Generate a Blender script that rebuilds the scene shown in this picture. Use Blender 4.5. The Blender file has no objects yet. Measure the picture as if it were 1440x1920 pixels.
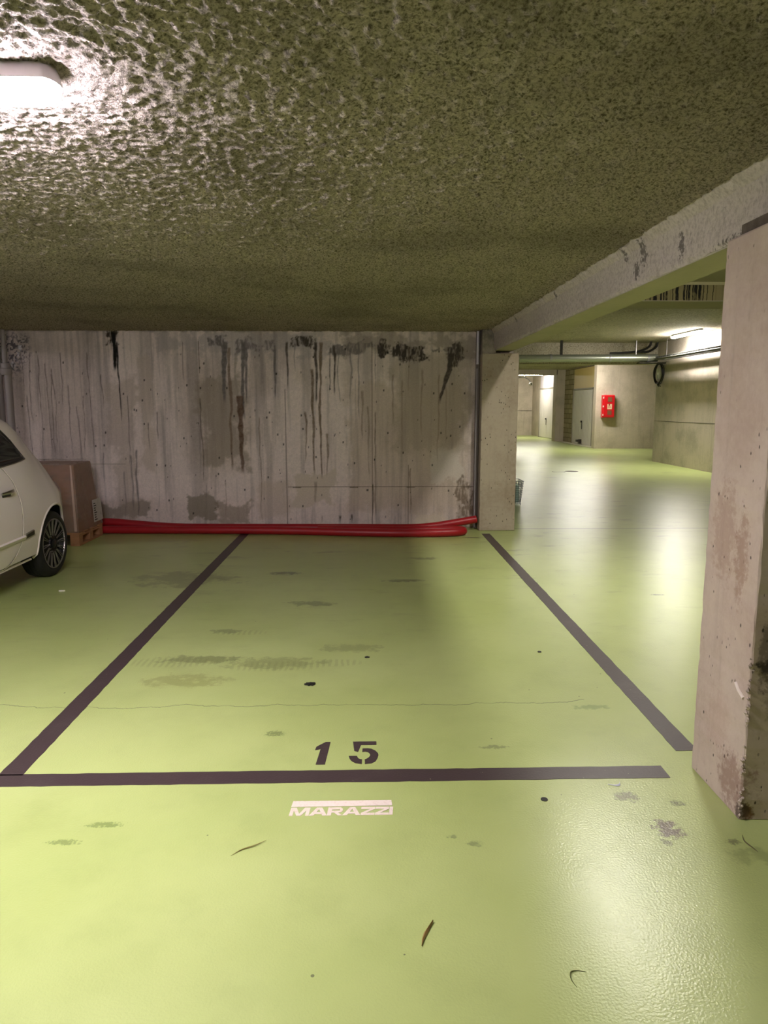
import bpy, bmesh, math, random
import numpy as np
from mathutils import Vector, Matrix
random.seed(7)
C = bpy.context.scene.collection
SC = bpy.context.scene

# ---------------------------------------------------------------- camera
EYE = 1.48
cd = bpy.data.cameras.new('camera'); cam = bpy.data.objects.new('camera', cd); C.objects.link(cam)
cam.location = (0, 0, EYE)
cam.rotation_euler = (math.radians(90 - 8.488), 0, math.radians(-1.288))
cd.sensor_fit = 'VERTICAL'; cd.sensor_height = 36; cd.sensor_width = 27; cd.lens = 24.75
cd.clip_start = .05; cd.clip_end = 200
SC.camera = cam

# ---------------------------------------------------------------- world, light levels, exposure
w = bpy.data.worlds.new('world'); SC.world = w; w.use_nodes = True
w.node_tree.nodes['Background'].inputs[0].default_value = (0, 0, 0, 1)
w.node_tree.nodes['Background'].inputs[1].default_value = 0
SC.view_settings.view_transform = 'Standard'; SC.view_settings.look = 'None'
SC.view_settings.gamma = 1; SC.view_settings.use_curve_mapping = False
SC.view_settings.exposure = 2.52
LAMP = dict(bay=50.0, behind=9.0, aisle=26.0, aisle_far=48.0, hall=42.0, deep=40.0, left=11.0, aisle_near=2.0)
COOL = (1.0, .91, 1.0); WARM = (1.0, .95, .86)
cy = SC.cycles
cy.max_bounces = 8; cy.diffuse_bounces = 6; cy.glossy_bounces = 4; cy.transmission_bounces = 4; cy.transparent_max_bounces = 6
cy.sample_clamp_indirect = 6; cy.use_denoising = True
cy.caustics_reflective = False; cy.caustics_refractive = False

# ---------------------------------------------------------------- helpers
def lin(c):
    return tuple((v / 255 / 12.92 if v / 255 <= .04045 else ((v / 255 + .055) / 1.055) ** 2.4) for v in c[:3]) + (1,)

class NT:
    """small helper around a node tree"""
    def __init__(s, name):
        s.m = bpy.data.materials.new(name); s.m.use_nodes = True
        s.t = s.m.node_tree; s.b = s.t.nodes['Principled BSDF']
    def n(s, typ, **kw):
        nd = s.t.nodes.new(typ)
        for k, v in kw.items():
            if k == 'i':
                for a, b in v.items():
                    if isinstance(b, bpy.types.NodeSocket): s.t.links.new(b, nd.inputs[a])
                    else: nd.inputs[a].default_value = b
            else: setattr(nd, k, v)
        return nd
    def link(s, a, b): s.t.links.new(a, b)
    def pos(s): return s.n('ShaderNodeNewGeometry').outputs['Position']
    def noise(s, scale, detail=4, rough=.6, vec=None, stretch=None, dist=0):
        v = vec or s.pos()
        if stretch: v = s.n('ShaderNodeVectorMath', operation='MULTIPLY', i={0: v, 1: stretch}).outputs[0]
        return s.n('ShaderNodeTexNoise', i={'Vector': v, 'Scale': scale, 'Detail': detail, 'Roughness': rough, 'Distortion': dist}).outputs['Fac']
    def ramp(s, fac, a, b, lo=0., hi=1.):
        return s.n('ShaderNodeMapRange', interpolation_type='SMOOTHSTEP', i={0: fac, 1: a, 2: b, 3: lo, 4: hi}).outputs[0]
    def math(s, op, a, b=0., c=0.):
        return s.n('ShaderNodeMath', operation=op, i={0: a, 1: b, 2: c}).outputs[0]
    def mix(s, fac, a, b, mode='MIX'):
        nd = s.n('ShaderNodeMix', data_type='RGBA', blend_type=mode)
        for sock, v in ((nd.inputs[0], fac), (nd.inputs[6], a), (nd.inputs[7], b)):
            if isinstance(v, bpy.types.NodeSocket): s.t.links.new(v, sock)
            else: sock.default_value = v
        return nd.outputs[2]
    def sep(s, v=None):
        o = s.n('ShaderNodeSeparateXYZ', i={0: v or s.pos()}).outputs
        return o[0], o[1], o[2]
    def bump(s, h, strength=.5, dist=.01, normal=None):
        nd = s.n('ShaderNodeBump', i={'Height': h, 'Strength': strength, 'Distance': dist})
        if normal: s.link(normal, nd.inputs['Normal'])
        return nd.outputs[0]
    def set(s, **kw):
        for k, v in kw.items():
            k = k.replace('_', ' ')
            if isinstance(v, bpy.types.NodeSocket): s.t.links.new(v, s.b.inputs[k])
            else: s.b.inputs[k].default_value = v
        return s.m

def plain(name, col, rough=.5, metal=0., coat=0., spec=.5, var=.06, vscale=30):
    t = NT(name)
    n = t.noise(vscale, 3)
    c = lin(col)
    a = tuple(max(0, v * (1 - var)) for v in c[:3]) + (1,); b = tuple(v * (1 + var) for v in c[:3]) + (1,)
    t.set(Base_Color=t.mix(n, a, b), Roughness=rough, Metallic=metal, Coat_Weight=coat)
    t.b.inputs['Specular IOR Level'].default_value = spec
    return t.m

def emis(name, col, strength):
    t = NT(name)
    t.set(Base_Color=(.8, .8, .8, 1), Emission_Color=(*col, 1), Emission_Strength=strength, Roughness=.4)
    return t.m

def concrete(name, base, dark=None, streak=0.0, pits=0.0, pit_scale=60, blotch=.5, bump=.3, extra=()):
    t = NT(name)
    base = lin(base); dark = lin(dark) if dark else tuple(v * .6 for v in base[:3]) + (1,)
    big = t.noise(1.6, 5, .6)
    fine = t.noise(28, 6, .7)
    f = t.ramp(t.math('ADD', t.math('MULTIPLY', big, .7), t.math('MULTIPLY', fine, .3)), .40, .66, 0, blotch)
    col = t.mix(f, base, dark)
    if streak:
        st = t.noise(1., 5, .65, stretch=(14, 14, .7))
        col = t.mix(t.ramp(st, .52, .72, 0, streak), col, tuple(v * .42 for v in base[:3]) + (1,))
        st2 = t.noise(1., 3, .5, stretch=(5, 5, .35))
        col = t.mix(t.ramp(st2, .55, .75, 0, streak * .6), col, tuple(min(1, v * 1.25) for v in base[:3]) + (1,))
    h = fine
    if pits:
        v = t.n('ShaderNodeTexVoronoi', i={'Vector': t.n('ShaderNodeVectorMath', operation='MULTIPLY', i={0: t.pos(), 1: (1, 1, .55)}).outputs[0], 'Scale': pit_scale, 'Randomness': 1.})
        mask = t.ramp(t.noise(4.2, 3, .6), .42, .56)
        pit = t.math('MULTIPLY', t.ramp(v.outputs['Distance'], .15, .24, 1, 0), mask)
        sel = t.ramp(t.n('ShaderNodeSeparateColor', i={0: v.outputs['Color']}).outputs[0], .48, .54)
        pit = t.math('MULTIPLY', pit, sel)
        col = t.mix(t.math('MULTIPLY', pit, pits), col, tuple(v * .12 for v in base[:3]) + (1,))
        h = t.math('SUBTRACT', fine, t.math('MULTIPLY', pit, 1.5))
    if extra:
        ex, ey, ez = t.sep(); en = t.noise(30, 5, .7)
        for px_, py_, pz_, rh, rv, ec, es in extra:
            q = t.math('ADD', t.math('POWER', t.math('DIVIDE', t.math('SUBTRACT', ex, px_), rh), 2.), t.math('POWER', t.math('DIVIDE', t.math('SUBTRACT', ey, py_), rh), 2.))
            q = t.math('ADD', q, t.math('POWER', t.math('DIVIDE', t.math('SUBTRACT', ez, pz_), rv), 2.))
            q = t.math('ADD', q, t.math('MULTIPLY', t.math('SUBTRACT', en, .5), 4.))
            col = t.mix(t.ramp(q, .1, 1.1, es, 0), col, lin(ec))
    t.set(Base_Color=col, Roughness=.85, Normal=t.bump(h, bump, .006))
    t.b.inputs['Specular IOR Level'].default_value = .25
    return t.m

def spray_mat(name, base, dark, dist=.02, strength=1.0, scale=34, marks=()):
    t = NT(name)
    base = lin(base); dark = lin(dark)
    a = t.noise(scale, 5, .7); b = t.noise(scale * 3.3, 3, .6)
    big = t.noise(1.1, 4, .55)
    h = t.math('ADD', t.math('MULTIPLY', a, 1.0), t.math('MULTIPLY', b, .28))
    col = t.mix(t.ramp(a, .30, .60, 1, 0), base, dark)  # bump hollows coloured darker, painting in the shade of the pits
    col = t.mix(t.ramp(big, .45, .7, 0, .35), col, dark)
    sp = t.noise(16, 5, .75)
    col = t.mix(t.ramp(sp, .63, .72, 0, .7), col, tuple(v * .4 for v in dark[:3]) + (1,))
    if marks:
        x, y, z = t.sep(); en = t.noise(45, 4, .7)
        for my, mz, ry, rz in marks:
            q = t.math('ADD', t.math('POWER', t.math('DIVIDE', t.math('SUBTRACT', y, my), ry), 2.), t.math('POWER', t.math('DIVIDE', t.math('SUBTRACT', z, mz), rz), 2.))
            col = t.mix(t.ramp(t.math('ADD', q, t.math('MULTIPLY', t.math('SUBTRACT', en, .5), 6.)), .1, 1., .7, 0), col, lin((70, 64, 60)))
    t.set(Base_Color=col, Roughness=.95, Normal=t.bump(h, strength, dist))
    t.b.inputs['Specular IOR Level'].default_value = .15
    return t.m

class MB:
    def __init__(s): s.v = []; s.f = []
    def add(s, vs, fs):
        k = len(s.v); s.v += [tuple(v) for v in vs]; s.f += [tuple(i + k for i in f) for f in fs]; return s
    def box(s, x0, x1, y0, y1, z0, z1):
        return s.add([(x0, y0, z0), (x1, y0, z0), (x1, y1, z0), (x0, y1, z0), (x0, y0, z1), (x1, y0, z1), (x1, y1, z1), (x0, y1, z1)],
                     [(0, 3, 2, 1), (4, 5, 6, 7), (0, 1, 5, 4), (1, 2, 6, 5), (2, 3, 7, 6), (3, 0, 4, 7)])
    def prism(s, pts, z0, z1, M=None):
        n = len(pts); vs = [(x, y, z0) for x, y in pts] + [(x, y, z1) for x, y in pts]
        if M: vs = [tuple(M @ Vector(v)) for v in vs]
        return s.add(vs, [tuple(range(n))[::-1], tuple(range(n, 2 * n))] + [(i, (i + 1) % n, n + (i + 1) % n, n + i) for i in range(n)])
    def rings(s, rings, cap=True, close=False):
        n = len(rings[0]); vs = [p for r in rings for p in r]; fs = []
        m = len(rings)
        for j in range(m - 1 + (1 if close else 0)):
            a = j * n; b = ((j + 1) % m) * n
            fs += [(a + i, a + (i + 1) % n, b + (i + 1) % n, b + i) for i in range(n)]
        if cap and not close: fs += [tuple(range(n))[::-1], tuple(range((m - 1) * n, m * n))]
        return s.add(vs, fs)
    def tube(s, path, r, n=10, cap=True, rfun=None, up=(0, 0, 1)):
        P = [Vector(p) for p in path]; rg = []; prev = None
        for i, p in enumerate(P):
            d = (P[min(i + 1, len(P) - 1)] - P[max(i - 1, 0)]).normalized()
            if prev is None:
                u = Vector(up)
                if abs(d.dot(u)) > .9: u = Vector((1, 0, 0))
                a = (u - d * u.dot(d)).normalized()
            else: a = (prev - d * prev.dot(d)).normalized()
            prev = a; b = d.cross(a); rr = rfun(i) if rfun else r
            rg.append([tuple(p + (a * math.cos(t) + b * math.sin(t)) * rr) for t in [2 * math.pi * k / n for k in range(n)]])
        return s.rings(rg, cap)
    def lathe(s, prof, origin, axis='X', n=48, cap=False):
        """prof: (radius, along)"""
        rg = []
        for r, a in prof:
            ring = []
            for k in range(n):
                t = 2 * math.pi * k / n; c, d = r * math.cos(t), r * math.sin(t)
                p = {'X': (a, c, d), 'Y': (c, a, d), 'Z': (c, d, a)}[axis]
                ring.append((origin[0] + p[0], origin[1] + p[1], origin[2] + p[2]))
            rg.append(ring)
        return s.rings(rg, cap)
    def obj(s, name, mat, parent=None, smooth=False, bevel=0, seg=2, weld=False):
        me = bpy.data.meshes.new(name); me.from_pydata(s.v, [], s.f); me.validate()
        bm = bmesh.new(); bm.from_mesh(me)
        if weld: bmesh.ops.remove_doubles(bm, verts=bm.verts, dist=1e-5)
        bmesh.ops.recalc_face_normals(bm, faces=bm.faces); bm.to_mesh(me); bm.free()
        if mat: me.materials.append(mat)
        o = bpy.data.objects.new(name, me); C.objects.link(o)
        if smooth:
            me.polygons.foreach_set('use_smooth', [True] * len(me.polygons))
            try: me.set_sharp_from_angle(angle=math.radians(40))
            except Exception: pass
        if bevel:
            b = o.modifiers.new('bevel', 'BEVEL'); b.width = bevel; b.segments = seg; b.limit_method = 'ANGLE'
        if parent:
            o.parent = parent; o.matrix_parent_inverse = Matrix.Translation(-Vector(parent.location))
        return o

def tag(o, label, cat, group=None):
    o['label'] = label; o['category'] = cat
    if group: o['group'] = group
    return o
def empty(name, loc, label, cat, group=None):
    o = bpy.data.objects.new(name, None); C.objects.link(o); o.location = loc
    o.empty_display_size = .1
    return tag(o, label, cat, group)
def struct(o, label=None):
    o['kind'] = 'structure'
    if label: o['label'] = label
    return o
def smooth_path(pts, per=12):
    """Catmull-Rom"""
    P = [Vector(p) for p in pts]; P = [P[0] * 2 - P[1]] + P + [P[-1] * 2 - P[-2]]; out = []
    for i in range(1, len(P) - 2):
        for k in range(per):
            t = k / per; a, b, c, d = P[i - 1], P[i], P[i + 1], P[i + 2]
            out.append(.5 * ((2 * b) + (c - a) * t + (2 * a - 5 * b + 4 * c - d) * t * t + (3 * b - a - 3 * c + d) * t ** 3))
    out.append(P[-2]); return out

# ---- value noise in numpy (used for the wall's stains and the rough ceiling)
def vnoise(x, y, seed=0):
    r = np.random.RandomState(seed); T = r.rand(256, 256)
    xi = np.floor(x).astype(int); yi = np.floor(y).astype(int); fx = x - xi; fy = y - yi
    fx = fx * fx * (3 - 2 * fx); fy = fy * fy * (3 - 2 * fy)
    g = lambda a, b: T[a % 256, b % 256]
    return (g(xi, yi) * (1 - fx) + g(xi + 1, yi) * fx) * (1 - fy) + (g(xi, yi + 1) * (1 - fx) + g(xi + 1, yi + 1) * fx) * fy
def fbm(x, y, seed=0, octv=4, gain=.55):
    s = 0; a = 1; t = 0
    for i in range(octv):
        s = s + a * vnoise(x * 2 ** i + 13.7 * i, y * 2 ** i + 5.1 * i, seed + i); t += a; a *= gain
    return s / t
def sst(x, a, b):
    t = np.clip((x - a) / (b - a), 0, 1); return t * t * (3 - 2 * t)

# ---------------------------------------------------------------- dimensions (metres; x right, y into the garage, z up)
BAY_H = 2.372; WALL_Y = 8.6
BEAM_X0, BEAM_X1, BEAM_Z = 1.475, 1.70, 2.135
PIL_X0, PIL_X1 = 1.335, 1.765
AISLE_H = 2.93; FAR_H = 3.18; RIGHT_X = 7.81; CORNER_Y = 19.2; END_Y = 25.2

# ---------------------------------------------------------------- materials of the shell
def floor_material():
    t = NT('green_floor_paint')
    x, y, z = t.sep()
    big = t.noise(.55, 4, .55); mid = t.noise(3.5, 5, .65)
    c1, c2, c3 = lin((180, 193, 124)), lin((168, 182, 110)), lin((144, 156, 94))
    col = t.mix(t.ramp(big, .35, .65), c1, c2)
    col = t.mix(t.ramp(mid, .42, .9, 0, .4), col, c3)
    # faint dark mottling, stronger toward the back of the bays
    gr = t.noise(1.7, 6, .7, stretch=(1, 2.6, 1))
    col = t.mix(t.math('MULTIPLY', t.ramp(gr, .56, .70, 0, .45), t.ramp(y, 3.0, 7.6)), col, lin((84, 82, 48)))
    # small specks of dirt
    v = t.n('ShaderNodeTexVoronoi', i={'Vector': t.pos(), 'Scale': 9., 'Randomness': 1.})
    cc = t.n('ShaderNodeSeparateColor', i={0: v.outputs['Color']}).outputs
    spk = t.math('MULTIPLY', t.math('LESS_THAN', v.outputs['Distance'], t.math('MULTIPLY', cc[1], .055)), t.math('GREATER_THAN', cc[0], .62))
    col = t.mix(t.math('MULTIPLY', spk, .75), col, lin((58, 56, 40)))
    v2 = t.n('ShaderNodeTexVoronoi', i={'Vector': t.pos(), 'Scale': 3.1, 'Randomness': 1.})
    c2_ = t.n('ShaderNodeSeparateColor', i={0: v2.outputs['Color']}).outputs
    wob = t.noise(60, 4, .7)
    scf = t.math('MULTIPLY', t.math('LESS_THAN', t.math('ADD', v2.outputs['Distance'], t.math('MULTIPLY', wob, .12)), .13), t.math('GREATER_THAN', c2_[0], .86))
    col = t.mix(t.math('MULTIPLY', scf, .04), col, lin((96, 100, 55)))
    # blobs: (x, y, rx, ry, colour, strength, noise scale)
    for bx, by, rx, ry, bc, st, ns in [
        (1.06, 2.28, .055, .065, (92, 72, 62), .9, 26), (.985, 2.497, .05, .045, (98, 96, 68), .75, 26), (1.16, 2.44, .03, .02, (70, 72, 50), .7, 40),
        (1.02, 2.20, .02, .02, (78, 80, 46), .7, 40), (1.25, 2.2, .03, .02, (68, 66, 40), .7, 50), (.36, 2.21, .03, .018, (112, 122, 78), .7, 40), (.29, 2.25, .02, .012, (112, 122, 78), .7, 40),
        (-1.0, 4.02, .28, .07, (122, 128, 80), .75, 14), (-.55, 3.95, .30, .10, (128, 134, 80), .6, 14), (-1.0, 3.7, .25, .10, (140, 142, 78), .6, 12),
        (-.95, 4.55, .12, .05, (112, 118, 72), .7, 18), (-.1, 4.2, .22, .08, (124, 128, 76), .5, 14), (-.75, 6.2, .16, .06, (58, 60, 34), .75, 10), (.3, 5.9, .2, .05, (64, 66, 38), .6, 10),
        (-.45, 5.2, .2, .07, (62, 66, 38), .5, 9), (.55, 6.8, .15, .06, (74, 78, 40), .6, 10), (-1.6, 6.0, .5, .3, (72, 66, 40), .45, 5), (1.2, 7.9, .14, .03, (78, 76, 40), .7, 14),
        (1.1, 3.3, .10, .03, (120, 140, 80), .6, 24), (.55, 2.9, .07, .02, (126, 132, 86), .8, 50), (-.43, 3.05, .05, .03, (92, 104, 54), .7, 60),
        (-.95, 2.35, .07, .02, (104, 122, 60), .7, 60), (-1.05, 2.25, .06, .018, (100, 116, 58), .7, 70), (2.9, 4.3, .14, .03, (96, 102, 66), .8, 20), (2.3, 5.4, .06, .02, (70, 80, 50), .8, 30),
        (1.30, 2.12, .12, .05, (72, 74, 40), .35, 12)]:
        dx = t.math('DIVIDE', t.math('SUBTRACT', x, bx), rx); dy = t.math('DIVIDE', t.math('SUBTRACT', y, by), ry)
        d = t.math('ADD', t.math('POWER', dx, 2.), t.math('POWER', dy, 2.))
        n = t.noise(ns, 4, .7)
        m = t.ramp(t.math('ADD', t.math('MULTIPLY', t.math('SUBTRACT', n, .5), 5.), d), .2, 1.1, st, 0)
        col = t.mix(m, col, lin(bc))
    # tyre prints: comb of short bars
    wv = t.n('ShaderNodeTexWave', wave_type='BANDS', bands_direction='X', i={'Vector': t.pos(), 'Scale': 9., 'Distortion': 2.5, 'Detail': 1.}).outputs['Fac']
    for bx, by, rx, ry in ((-1.15, 3.98, .32, .10), (-.85, 4.52, .22, .06), (-.55, 3.9, .35, .09), (-.2, 3.95, .2, .07)):
        dx = t.math('DIVIDE', t.math('SUBTRACT', x, bx), rx); dy = t.math('DIVIDE', t.math('SUBTRACT', y, by), ry)
        d = t.math('ADD', t.math('POWER', dx, 2.), t.math('POWER', dy, 2.))
        m = t.math('MULTIPLY', t.ramp(d, .3, 1., .26, 0), t.ramp(wv, .4, .7))
        col = t.mix(m, col, lin((112, 110, 62)))
    # hairline crack across the bay
    cr = t.math('ADD', t.math('MULTIPLY', t.math('SUBTRACT', t.noise(1.3, 6, .65, stretch=(1, 0, 0)), .5), .28), 3.36)
    line = t.math('LESS_THAN', t.math('ABSOLUTE', t.math('SUBTRACT', y, cr)), .003)
    line = t.math('MULTIPLY', line, t.math('MULTIPLY', t.math('LESS_THAN', x, 1.1), t.ramp(t.noise(3, 2), .35, .5, .3, 1)))
    col = t.mix(t.math('MULTIPLY', line, .75), col, lin((60, 62, 34)))
    # expansion joint in front of the second slab
    jw = t.math('ADD', 8.46, t.math('MULTIPLY', t.noise(2., 3, .5), .03))
    jn = t.math('LESS_THAN', t.math('ABSOLUTE', t.math('SUBTRACT', y, jw)), .011)
    jn = t.math('MULTIPLY', jn, t.math('GREATER_THAN', x, 1.7))
    col = t.mix(t.math('MULTIPLY', jn, .9), col, lin((40, 40, 26)))
    t.set(Base_Color=col)
    peel = t.noise(135, 1, .5); soft = t.noise(6, 3, .5)
    h = t.math('ADD', peel, t.math('MULTIPLY', soft, 1.2))
    rgh = t.ramp(t.noise(5, 4, .6), .2, .8, .282, .305)
    t.set(Roughness=rgh, Normal=t.bump(h, .42, .0022))
    t.b.inputs['Specular IOR Level'].default_value = .7
    return t.m

M_floor = floor_material()
M_ceil = spray_mat('sprayed_ceiling', (210, 196, 190), (96, 87, 82), scale=80, dist=.018)
M_ceil_far = spray_mat('sprayed_ceiling_far', (196, 188, 172), (130, 122, 106), scale=30)
M_soffit = concrete('smooth_soffit', (176, 168, 154), blotch=.3, bump=.15)
M_beam = spray_mat('rough_beam', (204, 194, 188), (172, 162, 156), marks=[(4.12, 2.33, .03, .05), (3.88, 2.29, .05, .08), (3.98, 2.22, .05, .06), (3.42, 2.235, .03, .07), (5.6, 2.34, .03, .03), (7.1, 2.33, .04, .03), (2.75, 2.15, .35, .02), (2.45, 2.16, .2, .03)], dist=.012, strength=.6, scale=45)
M_pillar = concrete('pillar_concrete', (196, 180, 168), (160, 136, 124), streak=.22, pits=1., pit_scale=48, blotch=.55, extra=[(1.335, 2.57, 1.02, .10, .22, (150, 116, 98), .4), (1.335, 2.44, .95, .05, .2, (150, 118, 100), .6), (1.335, 2.52, .30, .09, .16, (168, 134, 122), .22), (1.335, 2.40, .12, .10, .12, (130, 96, 84), .6), (1.40, 2.327, .58, .05, .03, (40, 34, 30), .9), (1.385, 2.327, .62, .03, .16, (70, 60, 52), .6), (1.44, 2.327, .48, .06, .12, (100, 84, 74), .5), (1.365, 2.327, .025, .030, .045, (110, 78, 40), .9), (1.345, 2.327, .03, .03, .05, (70, 56, 44), .8)])
M_pillar_far = concrete('pillar_concrete_far', (176, 164, 146), (138, 118, 100), streak=.2, pits=1., pit_scale=40, blotch=.6)
M_wall = concrete('aisle_concrete', (192, 180, 168), (150, 143, 128), streak=.3, blotch=.7)
M_wall2 = concrete('bright_concrete', (190, 178, 162), (150, 140, 124), streak=.3, blotch=.5)
M_dark = plain('dark_joint', (38, 36, 30), .9)

# ---------------------------------------------------------------- floor and ceilings
struct(MB().box(-9, 13, -6, 38, -.2, 0).obj('floor', M_floor), 'glossy green painted garage floor')

def rough_ceiling(x0, x1, y0, y1, z, step, amp, mat, name):
    nx = int((x1 - x0) / step) + 1; ny = int((y1 - y0) / (step * 1.36)) + 1
    u = np.linspace(0, 1, ny)
    X, Y = np.meshgrid(np.linspace(x0, x1, nx), y0 + (y1 - y0) * (.55 * u + .45 * u * u))
    n = .10 * fbm(X * 21, Y * 21, 3, 2, .6) + 1.1 * fbm(X * 56, Y * 56, 5, 2, .8) 
    n = n - n.mean()
    edge = np.minimum(np.minimum(X - x0, x1 - X), np.minimum(Y - y0, y1 - Y)); n *= sst(edge, 0, .012)
    Z = z + n * amp
    co = np.stack([X, Y, Z], -1).reshape(-1, 3)
    idx = np.arange(nx * ny).reshape(ny, nx)
    q = np.stack([idx[:-1, :-1], idx[1:, :-1], idx[1:, 1:], idx[:-1, 1:]], -1).reshape(-1, 4)
    me = bpy.data.meshes.new(name)
    me.vertices.add(len(co)); me.vertices.foreach_set('co', co.astype(np.float32).ravel())
    me.loops.add(q.size); me.loops.foreach_set('vertex_index', q.astype(np.int32).ravel())
    me.polygons.add(len(q)); me.polygons.foreach_set('loop_start', np.arange(0, q.size, 4, dtype=np.int32))
    me.polygons.foreach_set('use_smooth', np.ones(len(q), dtype=bool))
    me.update(); me.validate(); me.materials.append(mat)
    o = bpy.data.objects.new(name, me); C.objects.link(o); return o
cl = rough_ceiling(-4.47, BEAM_X0 + .01, 1.4, WALL_Y + .05, BAY_H, .0085, .025, M_ceil, 'ceiling')
struct(cl, 'rough sprayed concrete ceiling over the parking bays')
struct(rough_ceiling(-4.47, BEAM_X0 + .01, -1.6, 1.4, BAY_H, .011, .025, M_ceil, 'ceiling'))
b = MB().box(-9, BEAM_X1, -6, WALL_Y + .3, BAY_H + .02, BAY_H + .25)
b.box(-9, -4.47, -6, WALL_Y, BAY_H, BAY_H + .03).box(-4.47, BEAM_X0, -6, -1.6, BAY_H, BAY_H + .03)
o = b.obj('slab', M_ceil); struct(o)
struct(MB().box(BEAM_X1 - .2, 13, -6, 8.55, AISLE_H, AISLE_H + .2).obj('slab', M_soffit), 'smooth concrete soffit over the aisle')
struct(MB().box(1.3, 13, 9.0, CORNER_Y + .1, FAR_H, FAR_H + .2).obj('slab', M_ceil_far), 'textured concrete ceiling of the far aisle')
struct(MB().box(1.3, 13, CORNER_Y + .2, 38, 3.05, 3.25).obj('slab', M_ceil_far))

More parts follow.
